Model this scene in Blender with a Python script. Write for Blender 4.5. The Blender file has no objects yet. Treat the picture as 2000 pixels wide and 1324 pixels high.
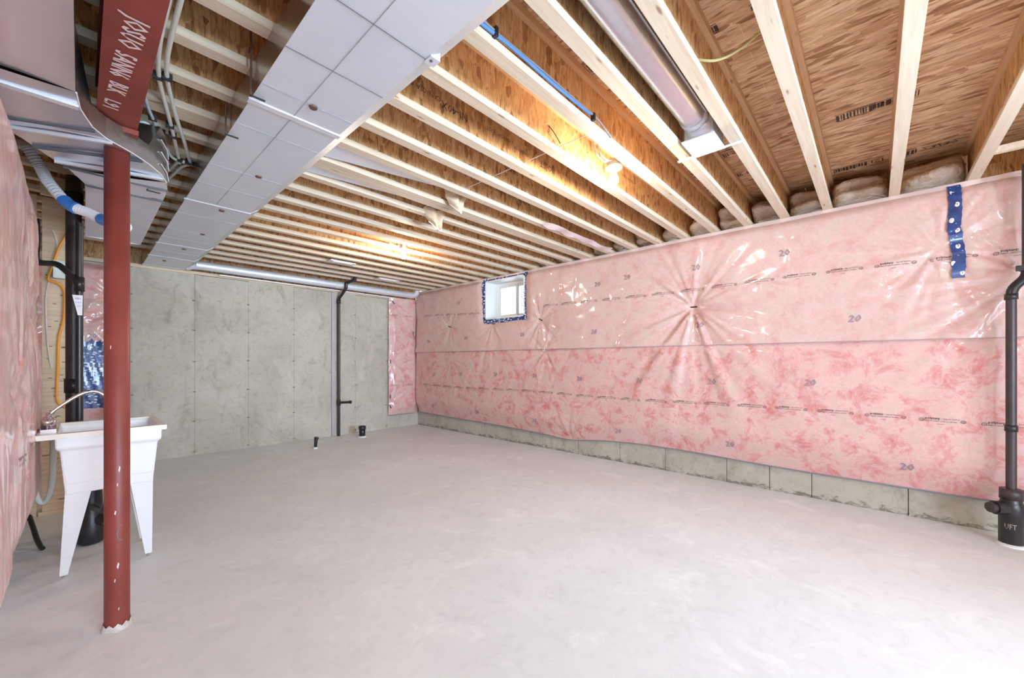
import bpy, bmesh, math, random
import numpy as np
from mathutils import Vector
random.seed(7)
PI = math.pi
S = bpy.context.scene
C = S.collection

# ------------------------------------------------------------------ camera
FX, FY, HC = .7374, .6755, 1.26          # view direction, eye height
FPX, HOR = 774., 705.                     # focal length in px, horizon row
cam = bpy.data.objects.new('camera', bpy.data.cameras.new('camera'))
C.objects.link(cam)
cam.location = (0, 0, HC)
cam.rotation_euler = (PI/2, 0, -math.atan2(FX, FY))
cam.data.sensor_width = 36
cam.data.lens = FPX/2000*36
cam.data.shift_y = (HOR-662)/2000
cam.data.clip_start = .02
S.camera = cam

# ------------------------------------------------------------------ world, rear lamps, exposure
S.view_settings.view_transform = 'Standard'
S.view_settings.look = 'None'
S.view_settings.gamma = 1
S.view_settings.use_curve_mapping = False
S.view_settings.exposure = 0.17
w = bpy.data.worlds.new('sky'); S.world = w; w.use_nodes = True
wb = w.node_tree.nodes['Background']
wb.inputs[0].default_value = (.80, .90, 1, 1); wb.inputs[1].default_value = 8.0
S.cycles.caustics_reflective = False
S.cycles.caustics_refractive = False
S.cycles.max_bounces = 10
S.cycles.diffuse_bounces = 6
S.cycles.sample_clamp_indirect = 4

def rear_lamp(name, loc, rot, sx, sy, power, col, spread=PI):
    l = bpy.data.lights.new(name, 'AREA'); l.shape = 'RECTANGLE'; l.size = sx; l.size_y = sy
    l.energy = power; l.color = col; l.spread = spread
    o = bpy.data.objects.new(name, l); C.objects.link(o); o.location = loc; o.rotation_euler = rot
    return o
# unseen cool lamps added behind the camera, set in guessed rear openings
rear_lamp('unseen_door_lamp', (2.2, -3.14, 1.55), (PI/2+.03, 0, -.10), 1.3, 1.3, 46, (.52, .75, 1), 1.15)
rear_lamp('added_window_lamp', (.55, -3.14, 1.5), (PI/2, 0, -.05), 1.2, 1.2, 160, (.60, .81, 1))
BULB = 680.0

# ------------------------------------------------------------------ mesh helpers
class MB:
    def __init__(s): s.v = []; s.f = []; s.sm = []
    def add(s, vs, fs, smooth=False):
        b = len(s.v); s.v += [tuple(p) for p in vs]
        s.f += [tuple(i+b for i in f) for f in fs]; s.sm += [smooth]*len(fs); return s
    def box(s, x0, x1, y0, y1, z0, z1):
        return s.add([(x0,y0,z0),(x1,y0,z0),(x1,y1,z0),(x0,y1,z0),(x0,y0,z1),(x1,y0,z1),(x1,y1,z1),(x0,y1,z1)],
                     [(0,3,2,1),(4,5,6,7),(0,1,5,4),(1,2,6,5),(2,3,7,6),(3,0,4,7)])
    def hexa(s, a, b):                      # two quads (4 pts each) joined
        return s.add(list(a)+list(b), [(0,3,2,1),(4,5,6,7),(0,1,5,4),(1,2,6,5),(2,3,7,6),(3,0,4,7)])
    def prism(s, poly, z0, z1, axis='z'):
        n = len(poly)
        def P(a, b, c): return {'z':(a,b,c),'x':(c,a,b),'y':(a,c,b)}[axis]
        vs = [P(a,b,z0) for a,b in poly]+[P(a,b,z1) for a,b in poly]
        fs = [tuple(range(n))[::-1], tuple(range(n,2*n))]+[(i,(i+1)%n,n+(i+1)%n,n+i) for i in range(n)]
        return s.add(vs, fs)
    def tube(s, pts, r, n=12, cap=True, smooth=True):
        pts = [Vector(p) for p in pts]; rs = r if isinstance(r, (list,tuple)) else [r]*len(pts)
        up = None; rings = []
        for i, p in enumerate(pts):
            d = (pts[min(i+1,len(pts)-1)]-pts[max(i-1,0)]).normalized()
            if up is None:
                up = Vector((0,0,1)) if abs(d.z) < .9 else Vector((1,0,0))
            a = (up-d*up.dot(d)).normalized(); b = d.cross(a); up = a
            rings.append([p+(a*math.cos(t)+b*math.sin(t))*rs[i] for t in (2*PI*k/n for k in range(n))])
        vs = [q for g in rings for q in g]; fs = []
        for i in range(len(pts)-1):
            for k in range(n): fs.append((i*n+k, i*n+(k+1)%n, (i+1)*n+(k+1)%n, (i+1)*n+k))
        s.add(vs, fs, smooth)
        if cap:
            s.add(rings[0], [tuple(range(n))[::-1]]); s.add(rings[-1], [tuple(range(n))])
        return s
    def lathe(s, prof, o=(0,0,0), n=24, smooth=True, axis=None):
        vs = []; fs = []
        for r, z in prof:
            for k in range(n):
                t = 2*PI*k/n; vs.append((o[0]+r*math.cos(t), o[1]+r*math.sin(t), o[2]+z))
        for i in range(len(prof)-1):
            for k in range(n): fs.append((i*n+k, i*n+(k+1)%n, (i+1)*n+(k+1)%n, (i+1)*n+k))
        fs.append(tuple(range(n))[::-1]); fs.append(tuple(range((len(prof)-1)*n, len(prof)*n)))
        return s.add(vs, fs, smooth)
    def strip(s, a, b, smooth=True):        # two point rows
        n = len(a); return s.add(list(a)+list(b), [(i,i+1,n+i+1,n+i) for i in range(n-1)], smooth)
    def mesh(s, name, mat):
        m = bpy.data.meshes.new(name); m.from_pydata(s.v, [], s.f)
        m.polygons.foreach_set('use_smooth', s.sm); m.materials.append(mat); m.update()
        bm = bmesh.new(); bm.from_mesh(m); bmesh.ops.recalc_face_normals(bm, faces=bm.faces); bm.to_mesh(m); bm.free()
        return m
    def build(s, name, mat, parent=None, **kw):
        return link(name, s.mesh(name, mat), parent, **kw)
def link(name, me, parent=None, label=None, cat=None, group=None, kind=None, loc=None):
    o = bpy.data.objects.new(name, me); C.objects.link(o)
    if parent is not None: o.parent = parent
    if loc is not None: o.location = loc
    return tag(o, label, cat, group, kind)
def tag(o, label=None, cat=None, group=None, kind=None):
    if label: o['label'] = label
    if cat: o['category'] = cat
    if group: o['group'] = group
    if kind: o['kind'] = kind
    return o
def thing(name, label, cat, group=None, loc=(0,0,0)):
    return link(name, None, None, label, cat, group, None, loc)
def copy_tree(o, parent=None):
    c = o.copy(); C.objects.link(c); c.parent = parent
    for ch in list(o.children): copy_tree(ch, c)
    return c
def smooth_pts(pts, k=6):
    P = [Vector(p) for p in pts]; out = []
    for i in range(len(P)-1):
        p0 = P[max(i-1,0)]; p1 = P[i]; p2 = P[i+1]; p3 = P[min(i+2,len(P)-1)]
        for j in range(k):
            t = j/k
            out.append(.5*((2*p1)+(p2-p0)*t+(2*p0-5*p1+4*p2-p3)*t*t+(3*p1-p0-3*p2+p3)*t**3))
    out.append(P[-1]); return out
def arc(c, r, a0, a1, n, f):
    return [f(c[0]+r*math.cos(a0+(a1-a0)*i/n), c[1]+r*math.sin(a0+(a1-a0)*i/n)) for i in range(n+1)]

# ------------------------------------------------------------------ materials
def new_mat(name):
    m = bpy.data.materials.new(name); m.use_nodes = True
    nt = m.node_tree; return m, nt, nt.nodes['Principled BSDF']
def N(nt, t, **kw):
    n = nt.nodes.new(t)
    for k, v in kw.items():
        if k in n.inputs: n.inputs[k].default_value = v
        else: setattr(n, k, v)
    return n
def coord(nt, scale=(1,1,1), rot=(0,0,0), rnd=False, kind='Object'):
    tc = N(nt, 'ShaderNodeTexCoord'); mp = N(nt, 'ShaderNodeMapping')
    mp.inputs['Scale'].default_value = scale; mp.inputs['Rotation'].default_value = rot
    nt.links.new(tc.outputs[kind], mp.inputs['Vector'])
    if rnd:
        oi = N(nt, 'ShaderNodeObjectInfo'); mu = N(nt, 'ShaderNodeMath', operation='MULTIPLY'); mu.inputs[1].default_value = 37
        nt.links.new(oi.outputs['Random'], mu.inputs[0]); nt.links.new(mu.outputs[0], mp.inputs['Location'])
    return mp.outputs[0]
def noise(nt, vec, scale, detail=3, rough=.5, dist=0):
    n = N(nt, 'ShaderNodeTexNoise'); n.inputs['Scale'].default_value = scale; n.inputs['Detail'].default_value = detail
    n.inputs['Roughness'].default_value = rough; n.inputs['Distortion'].default_value = dist
    if vec is not None: nt.links.new(vec, n.inputs['Vector'])
    return n.outputs['Fac']
def ramp(nt, fac, stops, interp='LINEAR'):
    r = N(nt, 'ShaderNodeValToRGB'); e = r.color_ramp; e.interpolation = interp
    while len(e.elements) < len(stops): e.elements.new(.5)
    for i, (p, c) in enumerate(stops):
        e.elements[i].position = p; e.elements[i].color = (c if isinstance(c, tuple) else (c,c,c))+(1,)
    nt.links.new(fac, r.inputs[0]); return r.outputs[0]
def mix(nt, fac, a, b, mode='MIX'):
    m = N(nt, 'ShaderNodeMix', data_type='RGBA', blend_type=mode)
    for sock, val in ((m.inputs[0], fac), (m.inputs[6], a), (m.inputs[7], b)):
        if hasattr(val, 'is_linked') or hasattr(val, 'links'): nt.links.new(val, sock)
        elif isinstance(val, tuple): sock.default_value = val+(1,)
        else: sock.default_value = val
    return m.outputs[2]
def bump(nt, bsdf, h, strength=.3, dist=.01, sock='Normal'):
    b = N(nt, 'ShaderNodeBump'); b.inputs['Strength'].default_value = strength; b.inputs['Distance'].default_value = dist
    nt.links.new(h, b.inputs['Height']); nt.links.new(b.outputs[0], bsdf.inputs[sock])
def flat(name, col, rough=.5, metal=0, spec=.5, coat=0, emit=None, es=0):
    m, nt, b = new_mat(name)
    b.inputs['Base Color'].default_value = col+(1,); b.inputs['Roughness'].default_value = rough
    b.inputs['Metallic'].default_value = metal; b.inputs['Specular IOR Level'].default_value = spec
    b.inputs['Coat Weight'].default_value = coat
    if emit: b.inputs['Emission Color'].default_value = emit+(1,); b.inputs['Emission Strength'].default_value = es
    return m
def mottled(name, c1, c2, scale=5, rough=.6, metal=0, bs=.2, bd=.003, r2=None, stretch=(1,1,1), rnd=False):
    m, nt, b = new_mat(name); v = coord(nt, stretch, rnd=rnd)
    f = noise(nt, v, scale, 5, .6)
    nt.links.new(ramp(nt, f, [(.3, c1), (.7, c2)]), b.inputs['Base Color'])
    b.inputs['Roughness'].default_value = rough; b.inputs['Metallic'].default_value = metal
    if r2 is not None:
        nt.links.new(ramp(nt, noise(nt, v, scale*.6, 3), [(.3, rough), (.7, r2)]), b.inputs['Roughness'])
    if bs: bump(nt, b, noise(nt, v, scale*3, 3), bs, bd)
    return m

def osb_material(name, dark, mid, light, long_axis, rnd, tone=1.0):
    m, nt, b = new_mat(name)
    cols = None; h = None
    for i, ang in enumerate((.12, -.35, .55)):
        if long_axis == 'y': sc, ro = (30, 6.5, 30), (0, 0, ang)
        else: sc, ro = (26, 30, 11), (0, ang, 0)
        v = coord(nt, sc, ro, rnd)
        # warp slightly so the strands are ragged
        vn = N(nt, 'ShaderNodeTexVoronoi'); vn.inputs['Scale'].default_value = 1+.2*i
        nt.links.new(v, vn.inputs['Vector'])
        sep = N(nt, 'ShaderNodeSeparateColor'); nt.links.new(vn.outputs['Color'], sep.inputs[0])
        c = ramp(nt, sep.outputs[i % 3], [(0, dark), (.22, mid), (.65, light), (1, mid)])
        if cols is None: cols = c; h = sep.outputs[0]
        else: cols = mix(nt, ramp(nt, sep.outputs[(i+1) % 3], [(.50, 0.), (.54, 1.)]), cols, c)
    v2 = coord(nt, (60, 4, 60) if long_axis == 'y' else (60, 60, 6), rnd=rnd)
    g = noise(nt, v2, 2.2, 5, .65)
    cols = mix(nt, .85, cols, ramp(nt, g, [(.36, (.52,.44,.38)), (.5, (.95,.93,.9)), (.72, (1.12,1.1,1.05))]), 'MULTIPLY')
    big = noise(nt, coord(nt, (1,1,1), rnd=rnd), 1.3, 2)
    cols = mix(nt, .5, cols, ramp(nt, big, [(.3, (.82,.78,.74)), (.7, (1.08,1.08,1.06))]), 'MULTIPLY')
    nt.links.new(cols, b.inputs['Base Color']); b.inputs['Roughness'].default_value = .62
    bump(nt, b, g, .35, .003)
    return m
def lumber_material(name, base, dark, knots=True):
    m, nt, b = new_mat(name)
    v = coord(nt, (1.2, 22, 22), rnd=True)
    g = noise(nt, v, 2.0, 5, .6, .4)
    col = ramp(nt, g, [(.25, dark), (.55, base), (.8, tuple(min(1, x*1.06) for x in base))])
    if knots:
        kv = N(nt, 'ShaderNodeTexVoronoi'); kv.inputs['Scale'].default_value = 1
        nt.links.new(coord(nt, (3.2, 14, 14), rnd=True), kv.inputs['Vector'])
        col = mix(nt, ramp(nt, kv.outputs['Distance'], [(.05, .9), (.12, 0.)]), col, (.30, .17, .08))
    nt.links.new(col, b.inputs['Base Color']); b.inputs['Roughness'].default_value = .6
    bump(nt, b, g, .15, .002); return m
def concrete_material(name, a, bcol, stain, rough=.85):
    m, nt, b = new_mat(name); v = coord(nt, (1,1,1))
    f1 = noise(nt, v, 1.1, 6, .62, .6); f2 = noise(nt, v, 14, 6, .7)
    col = ramp(nt, f1, [(.32, a), (.62, bcol)])
    col = mix(nt, ramp(nt, f2, [(.52, 0.), (.75, .6)]), col, stain)
    spots = noise(nt, coord(nt, (1,1,.45)), 4.5, 8, .75, 1.2)
    col = mix(nt, ramp(nt, spots, [(.53, 0.), (.68, .6)]), col, stain)
    lt = noise(nt, coord(nt, (1.3,1.3,.7)), 2.3, 7, .7, .8)
    col = mix(nt, ramp(nt, lt, [(.55, 0.), (.75, .6)]), col, tuple(min(1, x*1.22) for x in bcol))
    nt.links.new(col, b.inputs['Base Color']); b.inputs['Roughness'].default_value = rough
    bump(nt, b, f2, .25, .003); return m
def blanket_material(name, pale, mid, deep, grey, gz=None):
    """pink glass wool seen through glossy clear polyethylene (the film is the coat)"""
    m, nt, b = new_mat(name); v = coord(nt)
    warp = N(nt, 'ShaderNodeTexNoise'); warp.inputs['Scale'].default_value = 2.2; warp.inputs['Detail'].default_value = 3
    nt.links.new(v, warp.inputs['Vector'])
    vm = N(nt, 'ShaderNodeVectorMath', operation='MULTIPLY_ADD'); vm.inputs[1].default_value = (.32,.32,.32)
    nt.links.new(warp.outputs['Color'], vm.inputs[0]); nt.links.new(v, vm.inputs[2])
    f = noise(nt, vm.outputs[0], 6.5, 9, .74, .25)
    big = noise(nt, v, .9, 3, .5)
    col = ramp(nt, f, [(.34, deep), (.44, mid), (.52, pale), (.64, grey)])
    col = mix(nt, ramp(nt, big, [(.40, 0.), (.70, .45)]), col, pale)
    st = noise(nt, vm.outputs[0], 30, 6, .75, .5)
    col = mix(nt, .6, col, ramp(nt, st, [(.3, (.88,.78,.77)), (.6, (1.04,1.02,1.02))]), 'MULTIPLY')
    nt.links.new(col, b.inputs['Base Color'])
    b.inputs['Roughness'].default_value = .55; b.inputs['Specular IOR Level'].default_value = .25
    b.inputs['Coat Weight'].default_value = .6; b.inputs['Coat Roughness'].default_value = .12
    def crinkle(sc, rot, scale):
        n = N(nt, 'ShaderNodeTexNoise'); n.noise_type = 'RIDGED_MULTIFRACTAL'
        n.inputs['Scale'].default_value = scale; n.inputs['Detail'].default_value = 4; n.inputs['Distortion'].default_value = .5
        nt.links.new(coord(nt, sc, rot), n.inputs['Vector']); return n.outputs['Fac']
    cr = crinkle((1,2.2,.7), (.5,0,0), 3.2); cr2 = crinkle((1,.7,2.4), (-.5,0,0), 2.6)
    ad = N(nt, 'ShaderNodeMath', operation='ADD'); nt.links.new(cr, ad.inputs[0]); nt.links.new(cr2, ad.inputs[1])
    patch = ramp(nt, noise(nt, v, 1.7, 3), [(.40, .15), (.62, 1.)])
    mu = N(nt, 'ShaderNodeMath', operation='MULTIPLY'); nt.links.new(ad.outputs[0], mu.inputs[0]); nt.links.new(patch, mu.inputs[1])
    bump(nt, b, mu.outputs[0], 1.0, .022, 'Coat Normal')
    bump(nt, b, f, .3, .02, 'Normal')
    return m

M = {}
M['floor'] = concrete_material('floor_concrete', (.72,.755,.765), (.79,.825,.835), (.65,.675,.68), .45)
M['conc'] = concrete_material('wall_concrete', (.44,.405,.34), (.56,.525,.45), (.27,.24,.19))
M['curb'] = concrete_material('curb_concrete', (.42,.40,.33), (.52,.50,.42), (.24,.22,.17))
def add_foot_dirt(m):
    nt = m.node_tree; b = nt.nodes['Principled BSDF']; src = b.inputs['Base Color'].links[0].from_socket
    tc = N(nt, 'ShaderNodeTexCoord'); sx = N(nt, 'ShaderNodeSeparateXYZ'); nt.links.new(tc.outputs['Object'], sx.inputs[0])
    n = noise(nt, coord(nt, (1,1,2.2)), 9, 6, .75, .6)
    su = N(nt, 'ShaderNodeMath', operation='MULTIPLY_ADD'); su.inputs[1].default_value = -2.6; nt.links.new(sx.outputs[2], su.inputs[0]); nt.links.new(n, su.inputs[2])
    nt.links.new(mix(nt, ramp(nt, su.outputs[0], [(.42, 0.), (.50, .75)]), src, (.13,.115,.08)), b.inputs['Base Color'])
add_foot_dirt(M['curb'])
M['osb_floor'] = osb_material('osb_subfloor', (.36,.18,.08), (.66,.41,.23), (.92,.72,.50), 'y', False)
M['osb_web'] = osb_material('osb_web', (.36,.17,.06), (.66,.38,.16), (.80,.54,.28), 'z', True)
M['lumber'] = lumber_material('flange_lumber', (.70,.59,.45), (.60,.46,.32))
M['lumber2'] = lumber_material('upper_flange_lumber', (.70,.47,.27), (.58,.36,.18))
M['stud'] = lumber_material('stud_lumber', (.78,.64,.46), (.62,.46,.30))
M['pink'] = blanket_material('pink_blanket', (.72,.48,.455), (.67,.34,.32), (.60,.20,.175), (.64,.49,.41))
M['pinkup'] = blanket_material('pink_blanket_upper', (.70,.51,.48), (.68,.45,.42), (.66,.37,.34), (.65,.54,.48))
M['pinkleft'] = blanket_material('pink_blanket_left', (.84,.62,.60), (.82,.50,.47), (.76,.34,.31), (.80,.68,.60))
M['wool'] = mottled('beige_wool', (.56,.42,.29), (.76,.66,.56), 9, .35, 0, .8, .03)
M['scrap'] = mottled('tan_paper_wool', (.62,.46,.30), (.80,.66,.48), 14, .8, 0, .4, .01)
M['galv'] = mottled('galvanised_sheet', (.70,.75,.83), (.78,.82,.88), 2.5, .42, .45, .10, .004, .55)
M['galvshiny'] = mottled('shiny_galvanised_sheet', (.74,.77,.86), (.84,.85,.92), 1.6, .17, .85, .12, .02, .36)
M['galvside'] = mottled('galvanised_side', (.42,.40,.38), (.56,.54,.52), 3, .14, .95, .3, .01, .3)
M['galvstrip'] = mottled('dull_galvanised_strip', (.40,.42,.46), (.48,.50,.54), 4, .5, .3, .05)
M['white_sheet'] = mottled('white_coated_sheet', (.76,.79,.86), (.86,.88,.92), 3, .45, .1, .05)
M['seamdark'] = flat('dark_seam_gap', (.10,.10,.11), .6)  # dark joint colour of the duct sheets
M['seam'] = flat('folded_cleat', (.70,.72,.77), .5, .25)
M['red'] = mottled('red_oxide_steel', (.19,.032,.022), (.26,.05,.035), 5, .42, 0, .15, .002, .55)
M['chalk'] = flat('white_chalk', (.75,.62,.60), .9)
M['abs'] = mottled('black_abs', (.012,.011,.012), (.03,.026,.03), 6, .32, 0, .05, .002)
M['absbrown'] = mottled('dusty_abs', (.035,.025,.025), (.06,.045,.045), 7, .4, 0, .05)
M['white_plastic'] = mottled('white_tub_plastic', (.80,.80,.82), (.86,.86,.88), 2, .3, 0, 0)
M['cream_plastic'] = flat('cream_plastic', (.82,.78,.70), .35)
M['chrome'] = flat('chrome', (.80,.74,.78), .12, 1)
M['bluetape'] = None
M['pex'] = mottled('white_pex', (.70,.68,.60), (.80,.79,.72), 6, .4, 0, 0)
M['pexblue'] = mottled('grey_pipe_wrap', (.50,.60,.62), (.66,.74,.74), 8, .4, 0, 0)
M['black'] = flat('black_plastic', (.015,.015,.017), .5)
M['ink'] = flat('dark_ink', (.10,.05,.06), .6)
M['ink20'] = flat('grey_ink', (.34,.25,.30), .6)
M['inkwood'] = flat('black_wood_ink', (.07,.04,.03), .7)
M['bluecable'] = flat('blue_cable', (.10,.26,.58), .4)
M['greycable'] = flat('grey_cable', (.32,.31,.33), .5)
M['yellowcable'] = flat('pale_yellow_cable', (.62,.60,.28), .5)
M['whitecable'] = flat('white_cable', (.80,.76,.70), .5)
M['orange'] = flat('orange_cable', (.90,.38,.05), .5)
M['blue'] = flat('blue_tape', (.05,.22,.62), .35)
M['porcelain'] = flat('white_porcelain', (.85,.84,.80), .3)
M['box'] = flat('galvanised_box', (.55,.56,.50), .4, .7)
M['frame'] = flat('white_vinyl', (.82,.84,.86), .35)
M['film'] = flat('milky_film_edge', (.80,.66,.66), .25, 0, .5, .6)
M['greyseal'] = flat('grey_sealant_strip', (.25,.25,.30), .5)
M['rust'] = flat('rusty_rod', (.16,.09,.07), .6, .3)
M['label'] = flat('white_label', (.86,.86,.90), .5)
M['labelink'] = flat('purple_ink', (.20,.18,.50), .5)
M['bulb_fill'] = flat('added_fill_bulb', (1,1,1), .3, emit=(1, .85, .66), es=480.0)
M['bulb'] = flat('lit_bulb', (1,1,1), .3, emit=(1, .85, .66), es=BULB)
m, nt, b = new_mat('flex_hose'); b.inputs['Base Color'].default_value = (.72,.72,.76,1); b.inputs['Roughness'].default_value = .3; M['flex'] = m
m, nt, b = new_mat('window_glass'); b.inputs['Base Color'].default_value = (1,1,1,1); b.inputs['Roughness'].default_value = 0
b.inputs['Transmission Weight'].default_value = 1; b.inputs['IOR'].default_value = 1.1; M['glass'] = m
def tape_mat(name, whites):
    m, nt, b = new_mat(name); v = coord(nt)
    vo = N(nt, 'ShaderNodeTexVoronoi'); vo.inputs['Scale'].default_value = 1
    nt.links.new(coord(nt, (24, 24, 38)), vo.inputs['Vector'])
    f = noise(nt, v, 9, 4, .6, .6)
    col = ramp(nt, f, [(.3, (.015,.035,.14)), (.7, (.03,.09,.33))])
    col = mix(nt, ramp(nt, vo.outputs['Distance'], [(whites-.06, 1.), (whites, 0.)]), col, (.66,.72,.88))
    nt.links.new(col, b.inputs['Base Color']); b.inputs['Roughness'].default_value = .35
    b.inputs['Coat Weight'].default_value = .4
    bump(nt, b, f, .4, .01); return m
M['tape'] = tape_mat('blue_sheathing_tape', .12)
M['tapewhite'] = tape_mat('blue_sheathing_tape_marked', .36)
M['tapewin'] = tape_mat('pale_blue_sheathing_tape', .42)

# ------------------------------------------------------------------ lettering
_tc = {}
def glyphs(txt, size=1.0, bold=False, align='LEFT'):
    k = (txt, align)
    if k not in _tc:
        cu = bpy.data.curves.new('t', 'FONT'); cu.body = txt; cu.size = 1; cu.align_x = align; cu.resolution_u = 1
        o = bpy.data.objects.new('t', cu); C.objects.link(o)
        dg = bpy.context.evaluated_depsgraph_get(); me = o.evaluated_get(dg).to_mesh()
        _tc[k] = ([tuple(v.co[:2]) for v in me.vertices], [tuple(p.vertices) for p in me.polygons])
        o.evaluated_get(dg).to_mesh_clear(); bpy.data.objects.remove(o); bpy.data.curves.remove(cu)
    v, f = _tc[k]; return [(a*size, b_*size) for a, b_ in v], f
def lettering(mb, txt, size, fn, align='LEFT', sx=1.0, off=(0,0)):
    v, f = glyphs(txt, size, align=align)
    mb.add([fn(a*sx+off[0], c+off[1]) for a, c in v], f); return mb

# ================================================================== STRUCTURE
XW, YW, YR, XL = 4.56, 6.72, -3.0, -.42        # right wall, back wall, rear wall, left wall
ZJ, ZS = 2.60, 2.902                          # joist underside, subfloor underside
MB().box(XL-.3, XW+.3, YR-.3, YW+.3, -.15, 0).build('floor', M['floor'], kind='structure')

# ceiling: OSB subfloor sheets, long edges across the joists
ceil = link('ceiling', None, kind='structure')
xs = [XL-.3, -.31, .93, 2.17, 3.41-.0, 4.65, 4.86]
for i in range(len(xs)-1):
    ys = [YR-.3] + [y for y in (np.arange(-5, 9, 2.44)+(.61 if i % 2 else 1.6)) if YR < y < YW] + [YW+.3]
    for j in range(len(ys)-1):
        MB().box(xs[i]+.0015, xs[i+1]-.0015, ys[j]+.0015, ys[j+1]-.0015, ZS, ZS+.019).build('osb_sheet', M['osb_floor'], ceil)

# back wall: poured concrete showing the 2 ft form panels, ties on each joint
wall_back = link('wall_back', None, kind='structure')
bx = [XL-.3, -.18, .43, 1.042, 1.659, 2.272, 2.877, 3.268, 3.871, XW+.02]
ZC = 2.42
for i in range(len(bx)-1):
    dy = random.uniform(-.002, .002)
    MB().box(bx[i]+.0025, bx[i+1]-.0025, YW+dy, YW+.2, 0, ZC-.005*(i%2)).build('concrete_panel', M['conc'], wall_back)
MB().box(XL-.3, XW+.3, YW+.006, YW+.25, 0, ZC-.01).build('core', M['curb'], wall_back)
tie = MB()
for x in bx[1:-1]:
    for z in (2.077, 1.667, 1.256, .85, .446, .05):
        jx, jz = random.uniform(-.006,.006), random.uniform(-.01,.01)
        tie.lathe([(.001,.0),(.014,.001),(.016,.006),(.010,.012),(.001,.012)], (0,0,0), 8)
        n = 5*8
        for q in range(len(tie.v)-n, len(tie.v)):
            a, b_, c = tie.v[q]; tie.v[q] = (x+jx+a*1.3, YW-.004+c*.6, z+jz+b_*.6)
M['tie'] = mottled('tie_stub', (.20,.18,.14), (.34,.31,.25), 30, .8)
tie.build('form_tie', M['tie'], wall_back, kind='stuff')
MB().box(XL-.3, XW, YW-.02, YW+.12, ZC, ZC+.038).build('sill_plate', M['stud'], wall_back)
MB().box(XL-.3, XW, YW+.08, YW+.12, ZC+.038, ZS).build('rim_board', M['osb_web'], wall_back)

# right wall: poured concrete with a window opening
wall_right = link('wall_right', None, kind='structure')
WY0, WY1, WZ0, WZ1 = 3.84, 4.68, 1.93, 2.55
cy = [YR-.3, -2.6, -2.0, -1.4, -.8, -.2, .43, .76, 1.14, 1.78, 2.35, 2.96, 3.57, 4.19, 4.8, 5.38, 6.0, YW]
for i in range(len(cy)-1):
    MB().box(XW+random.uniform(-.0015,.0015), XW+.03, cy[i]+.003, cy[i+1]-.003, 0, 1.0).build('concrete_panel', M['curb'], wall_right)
core = MB()
core.box(XW+.03, XW+.25, YR-.3, WY0, 0, 2.56).box(XW+.03, XW+.25, WY1, YW+.3, 0, 2.56)
core.box(XW+.03, XW+.25, WY0, WY1, 0, WZ0).box(XW+.03, XW+.25, WY0, WY1, WZ1, 2.56)
core.box(XW, XW+.03, YR-.3, WY0, 1.0, 2.56).box(XW, XW+.03, WY1, YW, 1.0, 2.56).box(XW, XW+.03, WY0, WY1, 1.0, WZ0)
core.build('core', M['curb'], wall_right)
MB().box(XW-.05, XW+.09, YR-.3, YW, 2.56, ZJ).build('sill_plate', M['stud'], wall_right)
MB().box(XW+.20, XW+.24, YR-.3, YW+.3, ZJ, ZS).build('rim_board', M['osb_web'], wall_right)

# left wall and rear wall (unseen openings put in for the rear lamps)
MB().box(XL-.2, XL, YR-.3, YW+.3, 0, ZJ+.3).build('wall_left', M['conc'], kind='structure')
wr = MB()
DX0, DX1, DZ1 = 1.5, 2.9, 2.2
VX0, VX1, VZ0, VZ1 = -.1, 1.2, .85, 2.15
wr.box(XL-.2, VX0, YR-.2, YR, 0, ZS).box(VX1, DX0, YR-.2, YR, 0, ZS).box(VX0, VX1, YR-.2, YR, 0, VZ0).box(VX0, VX1, YR-.2, YR, VZ1, ZS).box(DX1, XW+.3, YR-.2, YR, 0, ZS)
wr.box(DX0, DX1, YR-.2, YR, DZ1, ZS)
wr.build('wall_rear', M['conc'], kind='structure')
def opening(name, x0, x1, z0, z1, nx):
    r = link(name, None, kind='structure'); f = MB(); y = YR-.05; t = .05
    f.box(x0, x1, y-.04, y+.04, z0, z0+t).box(x0, x1, y-.04, y+.04, z1-t, z1)
    for k in range(nx+1):
        xx = x0+(x1-x0-t)*k/nx; f.box(xx, xx+t, y-.04, y+.04, z0+t, z1-t)
    f.build('window_frame', M['frame'], r)
    return r
opening('unseen_door_1', DX0, DX1, 0.0, DZ1, 2); opening('added_window_2', VX0, VX1, VZ0, VZ1, 2)  # frames of the unseen openings added around the rear lamps

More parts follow.
